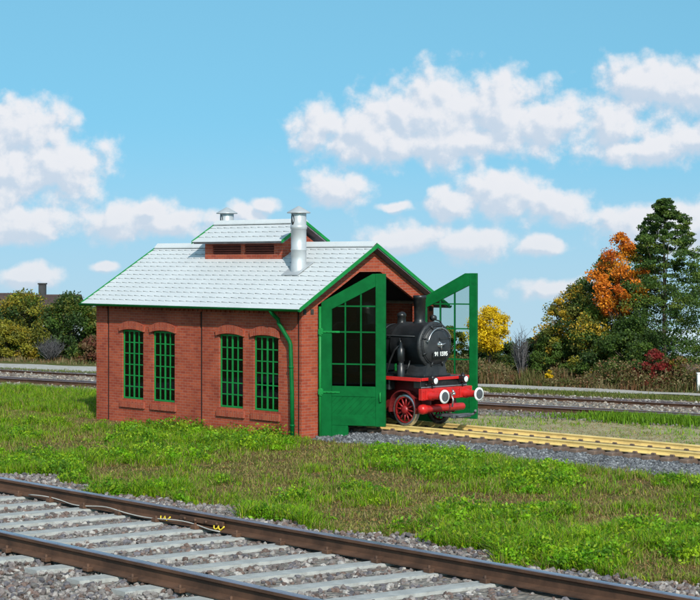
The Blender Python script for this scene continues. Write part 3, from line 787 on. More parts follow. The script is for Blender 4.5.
m_ = MB(); m_.tube([(.56 * math.cos(a), -3.19, BZ + .56 * math.sin(a)) for a in np.linspace(R(25), R(165), 24)], .016, 8)
for a in (R(25), R(165), R(95)): m_.tube([(.56 * math.cos(a), -3.19, BZ + .56 * math.sin(a)), (.56 * math.cos(a), -3.05, BZ + .56 * math.sin(a))], .014, 6)
part('handrail', m_, M['steel'], dr)
m_ = MB(); m_.bbox(-.36, .36, -3.22, -3.195, BZ - .36, BZ - .16, .008)
for x in (-.25, .25): m_.box(x - .03, x + .03, -3.195, -3.07, BZ - .30, BZ - .22)
pl = part('number_plate', m_, plain('plate_black', (.012, .012, .013), .4), dr)
fc = bpy.data.curves.new('plate_number', 'FONT'); fc.body = '91 1595'; fc.size = .185; fc.extrude = .006; fc.align_x = 'CENTER'; fc.align_y = 'CENTER'; fc.offset = .004
ft = bpy.data.objects.new('plate_number', fc); C.objects.link(ft)
bpy.context.view_layer.update()
tm = bpy.data.meshes.new_from_object(ft.evaluated_get(bpy.context.evaluated_depsgraph_get()))
bpy.data.objects.remove(ft)
tm.materials.clear(); tm.materials.append(M['white'])
to = bpy.data.objects.new('number', tm); C.objects.link(to); to.parent = dr; to.location = (0, -3.228, BZ - .26); to.rotation_euler = (R(90), 0, 0)
m_ = MB(); m_.lathe([(.24, -.08), (.215, .02), (.18, .06), (.178, .14), (.195, .76), (.212, .77), (.212, .86), (.20, .875), (.165, .875), (.16, .1)], (0, -2.30, BZ + .70), 'z', 36)
part('chimney', m_, M['black'])
m_ = MB(); m_.lathe([(.20, -.06), (.16, .03), (.135, .06), (.135, .26), (.155, .28), (.15, .33), (.10, .40), (0, .43)], (0, -1.50, BZ + .62), 'z', 28)
part('bell_dome', m_, M['black'])
m_ = MB(); m_.lathe([(.42, -.15), (.36, .02), (.33, .1), (.33, .5), (.30, .62), (.18, .72), (0, .75)], (0, .1, BZ + .6), 'z', 32); part('steam_dome', m_, M['black'])
m_ = MB(); m_.tube([(.30, -2.62, BZ + .64), (.30, -2.62, BZ + .80)], .03, 8); m_.lathe([(.0, -.1), (.09, -.08), (.1, 0), (.08, .08), (0, .1)], (.30, -2.62, BZ + .86), 'x', 16)
m_.tube([(.30, -2.62, BZ + .82), (.62, -2.62, BZ + .74), (.78, -2.66, BZ + .45)], .025, 8); part('whistle', m_, M['black'])
m_ = MB(); m_.prism([(-.52, -3.02, 1.56), (.52, -3.02, 1.56), (.40, -3.02, BZ - .55), (-.40, -3.02, BZ - .55)], (0, 1.2, 0)); m_.bbox(-.62, .62, -3.08, -1.7, 1.552, 1.62, .01); part('saddle', m_, M['smoke'])
m_ = MB(); m_.bbox(-1.10, 1.10, -3.40, 4.6, 1.49, 1.548, .012); part('running_board', m_, M['black'])
m_ = MB(); m_.bbox(-1.13, -1.103, -3.40, 4.6, 1.44, 1.555, .008); m_.bbox(1.103, 1.13, -3.40, 4.6, 1.44, 1.555, .008); m_.bbox(-1.103, 1.103, -3.43, -3.403, 1.46, 1.555, .008); part('edge_strip', m_, M['red'])
m_ = MB(); m_.bbox(-1.08, 1.08, -3.36, -3.05, 1.225, 1.488, .015)
for x in (-.85, .85): m_.lathe([(.035, 0), (.035, -.05), (0, -.055)], (x, -3.36, 1.33), 'y', 10)
part('front_box', m_, M['black'])
m_ = MB(); m_.bbox(-1.06, 1.06, -3.376, -3.362, 1.235, 1.275, .004); part('trim_strip', m_, M['steel'])
m_ = MB(); m_.bbox(-1.17, 1.17, -3.50, -3.35, .86, 1.222, .015)
for x in (-.78, .78): m_.bbox(x - .22, x + .22, -3.53, -3.501, .88, 1.18, .01)
for x in (-1.1, -.5, -.2, .2, .5, 1.1):
    for z in (.92, 1.15): m_.lathe([(.02, 0), (.018, -.014), (0, -.018)], (x, -3.5, z), 'y', 8)
bb = part('buffer_beam', m_, M['red'])
for x in (-.80, .80):
    m_ = MB(); m_.lathe([(.15, -3.50), (.15, -3.62), (.115, -3.66), (.105, -3.98)], (x, 0, 1.0), 'y', 24)
    bf = part('buffer', m_, M['red'])
    m_ = MB(); m_.lathe([(.055, -3.95), (.055, -4.08)], (x, 0, 1.0), 'y', 16); part('buffer_plunger', m_, M['black'], bf)
    m_ = MB(); m_.lathe([(.06, -4.08), (.20, -4.09), (.215, -4.10), (.215, -4.125), (.155, -4.135)], (x, 0, 1.0), 'y', 36); part('buffer_ring', m_, M['white'], bf)
    m_ = MB(); m_.lathe([(.158, -4.1345), (.09, -4.143), (0, -4.146)], (x, 0, 1.0), 'y', 36); part('buffer_face', m_, M['buffer'], bf)
    m_ = MB(); xl = x * .88
    m_.bbox(xl - .10, xl + .10, -3.62, -3.40, 1.36, 1.56, .02); m_.tube([(xl, -3.5, 1.22), (xl, -3.5, 1.37)], .03, 8); m_.lathe([(.07, 0), (.06, .05), (.03, .06), (.03, .1), (0, .1)], (xl, -3.51, 1.56), 'z', 12)
    m_.lathe([(.105, -3.60), (.115, -3.66), (.098, -3.67)], (xl, 0, 1.46), 'y', 20); lp = part('headlamp', m_, M['black'])
    m_ = MB(); m_.lathe([(.100, -3.655), (.07, -3.675), (0, -3.685)], (xl, 0, 1.46), 'y', 20); part('lens', m_, M['white'], lp)
m_ = MB(); m_.tube([(0, -3.5, 1.04), (0, -3.70, 1.04), (0, -3.76, 1.10), (0, -3.70, 1.16)], [.05, .045, .04, .025], 8); m_.tube([(0, -3.66, 1.0), (.0, -3.74, .86), (0, -3.70, .62)], .03, 8); m_.lathe([(0, -.06), (.05, -.03), (.05, .03), (0, .06)], (.06, -3.72, 1.03), 'x', 10); part('draw_hook', m_, M['steel'])
m_ = MB(); m_.lathe([(0, -1.10), (.09, -1.085), (.145, -1.03), (.16, -.95), (.15, -.84), (.125, -.8), (.12, .90), (.105, .93), (0, .94)], (0, -3.32, .57), 'x', 24); part('front_cylinder', m_, M['red'])
m_ = MB(); m_.bbox(-.25, .35, -3.95, -3.2, .31, .38, .015); m_.bbox(-.32, .50, -4.06, -3.90, .29, .42, .02); m_.tube([(.48, -4.0, .36), (.60, -4.05, .38), (.64, -4.12, .46), (.56, -4.18, .50)], .04, 8); m_.tube([(-.2, -4.05, .36), (-.2, -4.2, .36), (.3, -4.2, .36), (.3, -4.05, .36)], .022, 6); part('coupler', m_, M['buffer'])
for s in (-1, 1):
    m_ = MB(); m_.bbox(s * .52, s * .58, -3.3, 4.4, .40, 1.48, .01); part('frame_plate', m_, M['darkred'])
def wheel(y, s):
    xo = s * .80; m_ = MB()
    m_.lathe([(.13, -.06), (.13, .075), (.07, .09), (0, .09)], (xo, y, .5), 'x', 20) if s > 0 else m_.lathe([(.13, .06), (.13, -.075), (.07, -.09), (0, -.09)], (xo, y, .5), 'x', 20)
    m_.lathe([(.375, -.03), (.425, -.045), (.425, .045), (.375, .03), (.375, -.03)], (xo, y, .5), 'x', 40)
    for k in range(12):
        a = 2 * math.pi * k / 12 + .1; m_.tube([(xo, y + .11 * math.cos(a), .5 + .11 * math.sin(a)), (xo, y + .39 * math.cos(a), .5 + .39 * math.sin(a))], [.034, .024], 6)
    o = part('wheel', m_, M['wheelred'])
    t_ = MB(); t_.lathe([(.426, s * .05), (.488, s * .052), (.495, s * .04), (.505, -s * .05), (.545, -s * .06), (.545, -s * .085), (.426, -s * .085)], (xo, y, .5), 'x', 44); part('tyre', t_, M['steel'], o)
for y in (-2.44, -.55, 1.4, 3.3):
    for s in (-1, 1): wheel(y, s)
for s in (-1, 1):                                                # splasher arcs over the front wheels, sandboxes, air pump
    m_ = MB(); pr = [(.60 * math.cos(a), .60 * math.sin(a)) for a in np.linspace(R(-12), R(192), 18)] + [(.56 * math.cos(a), .56 * math.sin(a)) for a in np.linspace(R(192), R(-12), 18)]
    m_.prism([(s * .70, -2.44 + a, .53 + b_) for a, b_ in pr], (s * .26, 0, 0)); part('splasher', m_, M['darkred'])
    m_ = MB(); m_.bbox(s * .72, s * 1.0, -1.92, -1.66, 1.10, 1.488, .03); part('sandbox', m_, M['black'])
    m_ = MB(); m_.bbox(s * .60, s * 1.08, -.15, 2.3, 1.555, 2.65, .03); part('side_tank', m_, M['black'])
    m_ = MB(); m_.tube([(s * .70, -2.75, BZ + .30), (s * .70, -.2, BZ + .30)], .018, 8)
    for y in (-2.7, -1.5, -.3): m_.tube([(s * .60, y, BZ + .27), (s * .71, y, BZ + .30)], .022, 6)
    part('boiler_handrail', m_, M['smoke'])
m_ = MB(); m_.lathe([(.13, 1.55), (.13, 1.9), (.09, 1.93), (.09, 2.02), (.125, 2.05), (.125, 2.42), (.07, 2.47), (.04, 2.62), (0, 2.62)], (-.88, -2.32, 0), 'z', 20)
m_.tube([(-.88, -2.32, 2.6), (-.84, -2.22, 2.74), (-.70, -2.15, 2.72)], .025, 8); m_.tube([(-.80, -2.32, 1.75), (-.70, -2.45, 1.8), (-.66, -2.5, 2.05)], .025, 8); part('air_pump', m_, M['black'])
m_ = MB(); m_.tube([(-.60 , -2.2, BZ - .1), (-.74, -2.2, BZ + .05), (-.78, -1.95, BZ - .15), (-.74, -1.7, BZ - .5), (-.8, -1.6, 1.6)], .032, 8); part('steam_pipe', m_, M['smoke'])
m_ = MB(); m_.bbox(-1.1, 1.1, 2.305, 2.36, 1.55, 3.35, .01); m_.bbox(-1.1, -1.05, 2.36, 4.3, 1.55, 2.5, .01); m_.bbox(1.05, 1.1, 2.36, 4.3, 1.55, 2.5, .01); m_.bbox(-1.1, 1.1, 4.3, 4.36, 1.55, 3.35, .01)
for x in (-1.1, 1.05):
    for y in (2.36, 4.1): m_.box(x, x + .05, y, y + .2, 2.5, 3.35)
cab = part('cab', m_, M['black'])
m_ = MB(); pr = [(1.25 * math.sin(a) , 3.35 + .22 * math.cos(a) - .02) for a in np.linspace(R(-90), R(90), 13)]
m_.prism([(x, 2.2, z) for x, z in pr], (0, 2.3, 0)); part('roof', m_, M['black'], cab)

# ------------------------------------------------------------------ vegetation
def leaf_mesh(name, cen, size, cols, flat=0.0, mat=None):
    """one small pointed leaf (two triangles) per row of cen"""
    n = len(cen); d1_ = rng.normal(size=(n, 3)); d1_[:, 2] -= flat * .4; d1_ /= np.linalg.norm(d1_, axis=1, keepdims=True)
    d2_ = rng.normal(size=(n, 3)); d2_ -= (d2_ * d1_).sum(1, keepdims=True) * d1_; d2_ /= np.linalg.norm(d2_, axis=1, keepdims=True)
    s = size[:, None]
    v = np.stack([cen - d1_ * s, cen + d2_ * s * .55, cen + d1_ * s, cen - d2_ * s * .55], 1).reshape(-1, 3)
    f = (np.arange(n) * 4)[:, None] + np.array([0, 1, 2, 3])
    return np_mesh(name, v, f, mat or M['leaf'], np.repeat(cols, 4, 0))
def pal_mix(n, pal, w_):
    pal = np.array(pal); return pal[rng.choice(len(pal), n, p=np.array(w_) / sum(w_))]
def tree(name, px, q, top, halfw, pal, wts, label, cat, bot=.08, nclump=70, per=110, leafs=.085, trunk=.10, squash=1.0, group=None, lean=0.0, shape='round', topdown=None, csz=.20, flat=.75):
    per = int(per * 2.3); leafs *= .72
    X, Y = far_pt(px, q); z0 = float(terrain(np.array(X), np.array(Y)))
    H = CAMH - (top - HZ) * Y / FPX - z0; Rw = 1.2 * halfw * Y / FPX; csz *= 1.25
    root = empty(name, (X, Y, z0), rng.uniform(0, 6), label=label, cat=cat, group=group)
    cz0, cz1 = H * bot, H * 1.0
    cen = []
    while len(cen) < nclump:
        u_, vv, k = rng.uniform(-1, 1), rng.uniform(-1, 1), rng.random()
        if u_ * u_ + vv * vv > 1: continue
        r_ = math.hypot(u_, vv); prof = {'round': math.sqrt(max(0, 1 - (2 * k - 1) ** 2)) ** .7, 'bush': (1 - k ** 2.2) ** .6, 'egg': (math.sin(math.pi * min(1, .12 + k * .9))) ** .8, 'cone': rng.uniform(.72, 1.28) * (max(0, 1 - k) ** .72) * (.62 + .38 * math.sin(k * 47 + 5 * math.atan2(vv, u_)) ** 2) * (1.0 if k > .14 else .55 + 3 * k) + .02, 'ball': math.sqrt(max(0, 1 - (2 * k - 1) ** 2))}[shape]
        if rng.random() > .25 + .75 * r_: continue
        cen.append((u_ * Rw * prof * .92 + lean * k * Rw, vv * Rw * prof * .92, cz0 + (cz1 - cz0) * k))
    cen = np.array(cen); cs_ = csz * Rw * rng.uniform(.6, 1.3, nclump) * (1.25 - .95 * (cen[:, 2] - cz0) / (cz1 - cz0) if shape == 'cone' else 1.0)
    ccol = pal_mix(nclump, pal, wts)
    if topdown is not None:                                        # some trees colour from the outside in
        kk = (cen[:, 2] - cz0) / (cz1 - cz0)
    idx = np.repeat(np.arange(nclump), per); n = len(idx)
    off_ = rng.normal(size=(n, 3)); off_ /= np.linalg.norm(off_, axis=1, keepdims=True); off_ *= (rng.random(n) ** .55)[:, None]; off_[:, 2] *= flat
    p = cen[idx] + off_ * cs_[idx][:, None]
    p[:, 2] = np.maximum(p[:, 2], .05)
    cols = ccol[idx] * rng.uniform(.7, 1.35, (n, 1)); sw = rng.random(n) < .16; cols[sw] = pal_mix(int(sw.sum()), pal, wts)
    cr = leaf_mesh('crown', p, leafs * rng.uniform(.6, 1.3, n), cols); cr.parent = root
    tk = MB(); tr_ = trunk
    tk.tube([(0, 0, -.2), (.02, .01, H * .2), (-.03, .02, H * .5), (lean * Rw * .6, 0, H * .85)], [tr_ * 1.3, tr_, tr_ * .7, tr_ * .2], 8)
    for i in rng.choice(nclump, min(22, nclump), replace=False):
        c_ = cen[i]; b0 = Vector((0, 0, max(.1, c_[2] * rng.uniform(.35, .6)))); mid = b0.lerp(Vector(c_), .5) + Vector((0, 0, .1 * H * rng.uniform(-.3, .6)))
        tk.tube([b0, mid, Vector(c_)], [tr_ * .26, tr_ * .15, tr_ * .05], 5)
    tk.build('trunk', M['bark'], root)
    return root
GR, DG, OL, YG, YE, OR_, RD, BR = (.075, .130, .020), (.038, .072, .018), (.130, .140, .025), (.25, .23, .025), (.72, .48, .012), (.68, .20, .018), (.24, .028, .026), (.16, .095, .045)
tree('evergreen_tree', 664, 76.5, 199, 86, [DG, GR, (.05, .10, .02), (.13, .18, .028)], [2.5, 4, 3, 2.6], 'tall loose dark green evergreen at the right, highest tree of all', 'tree', bot=.12, nclump=430, per=62, leafs=.08, trunk=.11, shape='cone', csz=.105, flat=.42)
tree('evergreen_tree', 645, 77.2, 222, 24, [DG, GR, (.05, .10, .02)], [3, 4, 3], 'slim dark evergreen squeezed between the orange maple and the tallest tree', 'tree', bot=.2, nclump=90, per=60, leafs=.085, trunk=.10, shape='cone', csz=.20, flat=.42)
tree('maple_tree', 621, 75, 235, 26, [OR_, (.74, .29, .02), (.55, .13, .02), YG], [5, 3, 2, .6], 'bright orange autumn maple in front of the dark conifer', 'tree', bot=.46, nclump=75, per=75, leafs=.085, shape='egg', csz=.21)
tree('green_tree', 606, 77.5, 258, 34, [DG, GR, OL], [5, 4, 2], 'dark green broadleaf tree partly hidden by the orange maple', 'tree', bot=.15, nclump=80, per=80, shape='egg')
tree('ochre_tree', 560, 75.4, 297, 15, [(.46, .30, .03), YG, (.56, .36, .03), OL], [4, 3, 2, 2], 'ochre yellow young tree at the left tip of the right hand tree group', 'tree', bot=.3, nclump=45, per=60, leafs=.075, shape='egg', csz=.26)
tree('yellowing_tree', 577, 76, 288, 33, [YG, OL, GR, (.44, .28, .03), DG], [3, 3, 3, 2, 2], 'broad green tree turning yellow, left of the orange maple', 'tree', bot=.10, nclump=85, per=80, shape='egg', csz=.22)
tree('golden_bush', 593, 74.6, 312, 25, [YG, (.46, .30, .03), GR, OL], [3, 3, 2, 2], 'golden green bush below the orange maple', 'bush', bot=.12, nclump=55, per=75, shape='bush', csz=.25)
tree('dark_bush', 632, 74, 322, 34, [GR, DG, (.07, .12, .018)], [4, 5, 2], 'dense dark green bush at the foot of the conifer', 'bush', bot=.04, nclump=80, per=90, shape='bush')
tree('dark_bush', 600, 74.3, 340, 30, [GR, DG, OL], [4, 5, 2], 'low dark green bush between the yellowing tree and the dense bush', 'bush', bot=.04, nclump=60, per=90, shape='bush')
tree('green_bush', 553, 75, 326, 24, [GR, (.06, .10, .016), OL, DG], [4, 3, 2, 2], 'mid green bush left of the yellowing tree', 'bush', bot=.04, nclump=60, per=90, shape='bush')
tree('red_shrub', 655, 72.8, 352, 19, [RD, (.24, .03, .025), BR, DG], [5, 2, 2, 1], 'deep red autumn shrub at the foot of the conifer', 'shrub', bot=.05, nclump=40, per=70, leafs=.08, shape='bush', trunk=.04)
tree('red_shrub', 680, 73, 358, 13, [RD, BR, (.24, .17, .03), OL], [2, 3, 2, 3], 'brown and rusty red shrub near the pale roof at far right', 'shrub', bot=.05, nclump=36, per=70, leafs=.08, shape='bush', trunk=.04)
tree('small_yellow_bush', 549, 72.6, 371, 6, [YE, (.35, .25, .02)], [2, 1], 'tiny yellow bush among the brown weeds below the mid green bush', 'bush', bot=.1, nclump=12, per=50, leafs=.06, shape='bush', trunk=.02)
tree('yellow_tree', 490, 75.5, 311, 19, [YE, (.78, .56, .015), (.55, .37, .015)], [5, 3, 2], 'small round golden yellow tree on a thin trunk right of the shed', 'tree', bot=.43, nclump=80, per=75, leafs=.075, trunk=.055, shape='ball', csz=.26)
tree('dark_hedge_bush', 478, 78, 350, 22, [DG, BR, GR], [4, 2, 3], 'dark bush behind the trunk of the yellow tree', 'bush', bot=.02, nclump=50, per=90, shape='bush', trunk=.05)
tree('dark_hedge_bush', 508, 77.5, 346, 22, [DG, GR, OL], [4, 3, 1], 'dark green bush right of the yellow tree trunk', 'bush', bot=.02, nclump=55, per=90, shape='bush', trunk=.05)
tree('dark_hedge_bush', 536, 78, 338, 20, [DG, GR, BR], [4, 3, 2], 'dark bush behind the bare grey saplings', 'bush', bot=.02, nclump=50, per=90, shape='bush', trunk=.05)
tree('olive_bush', 452, 77, 328, 20, [YG, OL, GR, DG], [3, 3, 3, 3], 'yellowing bush seen through the bars of the right door leaf', 'bush', bot=.03, nclump=55, per=90, shape='bush', trunk=.05)
# left group
tree('autumn_tree', 24, 75.5, 296, 36, [YG, OL, GR, (.26, .19, .02), DG], [4, 3, 3, 2, 2], 'yellow green autumn tree at the left edge under the dark roof', 'tree', bot=.04, nclump=110, per=80, leafs=.11, shape='bush', csz=.20)
tree('dark_tree', 70, 76, 298, 33, [DG, GR, OL, (.16, .15, .02)], [5, 4, 2, 1.2], 'dark green tree next to the left end of the engine shed', 'tree', bot=.04, nclump=110, per=80, leafs=.11, shape='bush', csz=.20)
tree('dark_tree', 108, 79, 304, 28, [OL, GR, DG, YG], [3, 3, 3, 1], 'olive tree half hidden behind the left corner of the shed', 'tree', bot=.04, nclump=80, per=80, leafs=.11, shape='bush')
tree('golden_bush', 6, 73.4, 326, 24, [(.30, .22, .02), YG, OL], [3, 4, 2], 'low golden bush at the left edge before the autumn tree', 'bush', bot=.03, nclump=55, per=80, leafs=.12, shape='bush')
tree('russet_shrub', 93, 73.6, 338, 15, [BR, (.14, .05, .03), OL], [4, 3, 1], 'russet brown shrub beside the left corner of the shed', 'shrub', bot=.03, nclump=40, per=80, leafs=.10, shape='bush', trunk=.04)
tree('dark_tree', -25, 78, 292, 36, [GR, OL, DG], [3, 2, 3], 'green tree farthest left, behind the autumn tree and mostly cut off', 'tree', bot=.04, nclump=80, per=80, leafs=.11, shape='bush')
def twigs(px, q, top, halfw, n_, label):
    X, Y = far_pt(px, q); z0 = float(terrain(np.array(X), np.array(Y))); H = CAMH - (top - HZ) * Y / FPX - z0; Rw = halfw * Y / FPX
    root = empty('bare_shrub', (X, Y, z0), 0, label=label, cat='shrub'); m_ = MB()
    for k in range(n_):
        a = rng.uniform(0, 6.28); r_ = Rw * rng.random() ** .5; h_ = H * rng.uniform(.55, 1) * (1 - .35 * r_ / Rw)
        p0 = Vector((.15 * math.cos(a) * rng.random(), .15 * math.sin(a), -.05)); p1 = Vector((math.cos(a) * r_ * .55, math.sin(a) * r_ * .55, h_ * .5)); p2 = Vector((math.cos(a) * r_, math.sin(a) * r_, h_))
        m_.tube([p0, p1, p2], [.03, .018, .006], 4)
        for j in range(5):
            b0 = p1.lerp(p2, rng.random()); m_.tube([b0, b0 + Vector((rng.normal(0, .16), rng.normal(0, .16), rng.uniform(.15, .5)))], [.010, .004], 3)
    m_.build('stem', M['twig'], root)
twigs(522, 74.5, 320, 9, 70, 'leafless grey saplings standing right of the yellow tree')
twigs(51, 73.6, 338, 15, 90, 'leafless grey shrub in front of the trees at left')

# blades: rows of tapering blades as one sheet of triangles
def blades(name, X, Y, Z, h, wd, cols, lean=.35, label='', cat='grass', segs=2):
    n = len(X); a = rng.uniform(0, 2 * np.pi, n); d_ = np.stack([np.cos(a), np.sin(a), 0 * a], 1); s_ = np.stack([-np.sin(a), np.cos(a), 0 * a], 1)
    ln = np.abs(rng.normal(0, lean, n)) * h; b0 = np.stack([X, Y, Z - .02], 1)
    mid = b0 + d_ * (ln * .35)[:, None] + np.stack([0 * h, 0 * h, h * .6], 1); tip = b0 + d_ * ln[:, None] + np.stack([0 * h, 0 * h, h], 1)
    w_ = (wd * .5)[:, None]
    v = np.stack([b0 - s_ * w_, b0 + s_ * w_, mid + s_ * w_ * .8, mid - s_ * w_ * .8, tip], 1).reshape(-1, 3)
    o_5 = (np.arange(n) * 5)[:, None]
    f = np.concatenate([o_5 + np.array([0, 1, 2]), o_5 + np.array([0, 2, 3]), o_5 + np.array([3, 2, 4])])
    return tag(np_mesh(name, v, f, M['grass'], np.repeat(cols, 5, 0)), label, cat, kind='stuff')
def vnoise(X, Y, s, seed):                                       # smooth value noise
    r_ = np.random.default_rng(seed).random((256, 256)); x, y = X * s + 1000, Y * s + 1000; i, j = np.floor(x).astype(int), np.floor(y).astype(int); fx, fy = x - i, y - j
    fx, fy = fx * fx * (3 - 2 * fx), fy * fy * (3 - 2 * fy); g_ = lambda a_, b_: r_[a_ % 256, b_ % 256]
    return (g_(i, j) * (1 - fx) + g_(i + 1, j) * fx) * (1 - fy) + (g_(i, j + 1) * (1 - fx) + g_(i + 1, j + 1) * fx) * fy
def lush(X, Y):
    v_ = .020 + .50 * vnoise(X, Y, .35, 1) + .32 * vnoise(X, Y, .9, 2) + .18 * vnoise(X, Y, 2.4, 3)
    for (px, py, rx, ry, a_) in ((60, 398, 120, 9, .28), (200, 437, 130, 9, .12), (430, 465, 90, 14, .18), (550, 482, 60, 12, .26), (350, 455, 60, 10, .10), (480, 482, 40, 10, .15), (30, 452, 60, 8, -.20), (300, 452, 30, 6, -.05),
                                 (375, 478, 32, 7, -.22), (660, 500, 70, 30, -.20), (390, 520, 90, 12, -.06), (560, 455, 30, 5, -.15), (430, 500, 25, 5, -.2), (130, 470, 40, 5, -.15), (590, 500, 30, 8, -.1), (230, 480, 60, 7, -.04), (640, 462, 70, 8, -.12), (250, 510, 90, 6, -.12), (470, 508, 60, 8, -.12), (620, 520, 60, 10, -.1), (330, 441, 22, 4, -.2)):
        gx, gy = gp(px, py); gy2 = gp(px, py - ry)[1]; sx_, sy_ = rx / FPX * gy, gy2 - gy
        v_ = v_ + a_ * np.exp(-((X - gx) / sx_) ** 2 - ((Y - gy) / sy_) ** 2)
    return v_
def allowed(X, Y):
    lx, ly = to_loc(X, Y); ok = ~((lx > -.06) & (lx < W + .06) & (ly > -.05) & (ly < L + .05))
    ok &= ~((lx > .42 + .25 * (vnoise(X, Y, 1.3, 71) - .5)) & (lx < 5.2) & (ly < .3) & (ly > -45))
    ok &= ~((lx > .2) & (lx < 1.0) & (ly < 0) & (ly > -2.0) & (lx + ly * .9 > -.2))
    e = fg_q(X, Y) - FG_R; a_ = along(X, Y); ok &= e > 2.2 + .45 * np.sin(a_ * .9) + .3 * np.sin(a_ * 2.3 + 1) + .35 * (vnoise(X, Y, 1.6, 9) - .5)
    ok &= q_of(X, Y) < 56.9 + .8 * (vnoise(X, Y, .7, 5) - .5)
    return ok
n = 900000
Y = 27 + (80 - 27) * rng.random(n) ** 1.15; X = rng.uniform(-1, 1, n) * (Y * .215)
lx, ly = to_loc(X, Y)
lv = lush(X, Y); gravelly = ((lx > 5.0) & (ly < 4.5)) 
tuft = vnoise(X, Y, 3.2, 51)
keep = allowed(X, Y) & (tuft > .30 + .25 * rng.random(n) * (lv < .55)) & (rng.random(n) < np.clip((lv - .24) * 2.8, .22, 1)) & ~(gravelly & (rng.random(n) < .86))
X, Y, lv, gravelly = X[keep], Y[keep], lv[keep], gravelly[keep]; n = len(X)
k = np.clip((lv - .37) * 4.5, 0, 1)
G1 = np.array([(.165, .345, .008), (.260, .450, .010), (.080, .185, .008), (.400, .490, .018)]); D1 = np.array([(.44, .34, .14), (.32, .25, .085), (.27, .28, .055), (.19, .13, .06)])
cols = np.where((rng.random(n) < .14 + .70 * k)[:, None], G1[rng.choice(4, n, p=[.35, .3, .2, .15])], D1[rng.choice(4, n, p=[.22, .25, .35, .18])]) * rng.uniform(.75, 1.25, (n, 1))
lx, ly = to_loc(X, Y); hug = (lx > -1.3) & (ly > -.6) & (lx < .2)
h = (.05 + .16 * k + .05 * rng.random(n)) * np.where(hug, .7, 1) * rng.uniform(.6, 1.35, n) * (.55 + .9 * vnoise(X, Y, 1.9, 53)); h[gravelly] *= .5
blades('grass', X, Y, np.zeros(n), h, rng.uniform(.012, .026, n), cols, 1.0, 'patchy green and straw coloured grass before and beside the shed')
n = 160000                                                       # matted dead thatch between the tufts
Y = 27 + 48 * rng.random(n) ** 1.15; X = rng.uniform(-1, 1, n) * (Y * .215); keep = allowed(X, Y) & (lush(X, Y) < .62); X, Y = X[keep], Y[keep]; n = len(X)
TH_ = np.array([(.52, .36, .15), (.42, .22, .09), (.30, .15, .06), (.32, .30, .07)])
blades('thatch', X, Y, np.zeros(n), rng.uniform(.02, .06, n), rng.uniform(.012, .03, n), TH_[rng.choice(4, n)] * rng.uniform(.6, 1.3, (n, 1)), 3.2, 'matted straw and dead leaves lying between the grass tufts')
# broad leaved weeds in the lush patches
n = 48000
Y = 30 + 36 * rng.random(n); X = rng.uniform(-1, 1, n) * Y * .215; lv = lush(X, Y); lx, ly = to_loc(X, Y)
keep = allowed(X, Y) & (lv > .56) & (vnoise(X, Y, 1.5, 21) > .52) & ~((lx > -.3) & (ly < .5)) & ~((lx > 5) & (ly < 4)); X, Y = X[keep], Y[keep]; n0 = len(X)
per = 13; cx_, cy_ = np.repeat(X, per), np.repeat(Y, per); n = len(cx_); hh = np.repeat(rng.uniform(.06, .30, n0) * (.6 + 1.1 * vnoise(X, Y, .8, 61)), per)
P_ = np.stack([cx_ + rng.normal(0, .09, n), cy_ + rng.normal(0, .09, n), hh * rng.uniform(.25, 1.1, n) + .02], 1)
GW = np.array([(.140, .310, .012), (.210, .410, .014), (.080, .185, .014), (.32, .45, .02)])
cw = np.repeat(GW[rng.choice(4, n0)], per, 0) * rng.uniform(.75, 1.25, (n, 1))
o = leaf_mesh('weeds', P_, rng.uniform(.02, .058, n), cw, 0, M['grass']); tag(o, 'low broad leaved bright green weeds in clumps on the grass', 'weeds', kind='stuff')
# leafy mounds of low weeds
n0 = 1500
Y = 29 + 36 * rng.random(n0); X = rng.uniform(-1, 1, n0) * Y * .215; lx, ly = to_loc(X, Y)
keep = allowed(X, Y) & (lush(X, Y) > .50 + .18 * rng.random(n0)) & ~((lx > -1.0) & (ly < 11.5) & (ly > -.5)) & ~((lx > -.2) & (ly < .6)); X, Y = X[keep], Y[keep]; n0 = len(X)
per = 150; ms = rng.uniform(.10, .30, n0) * (.6 + .8 * vnoise(X, Y, .7, 81)); n = n0 * per; msr = np.repeat(ms, per)
a = rng.uniform(0, 2 * np.pi, n); r_ = np.abs(rng.normal(0, .75, n)) * msr * 1.5
PX, PY = np.repeat(X, per) + r_ * np.cos(a), np.repeat(Y, per) + r_ * np.sin(a)
PZ = msr * np.exp(-(r_ / (msr * 1.6)) ** 2) * rng.uniform(.35, 1.15, n) + .02; ok = allowed(PX, PY)
tone = np.repeat(np.array([(.16, .38, .010), (.26, .50, .012), (.09, .22, .010), (.36, .52, .02)])[rng.choice(4, n0, p=[.35, .35, .15, .15])], per, 0)
tag(leaf_mesh('weeds', np.stack([PX, PY, PZ], 1)[ok], rng.uniform(.022, .060, int(ok.sum())), (tone * rng.uniform(.6, 1.35, (n, 1)))[ok], 0, M['grass']), 'bright green leafy mounds of low weeds in the grass', 'weeds', kind='stuff')
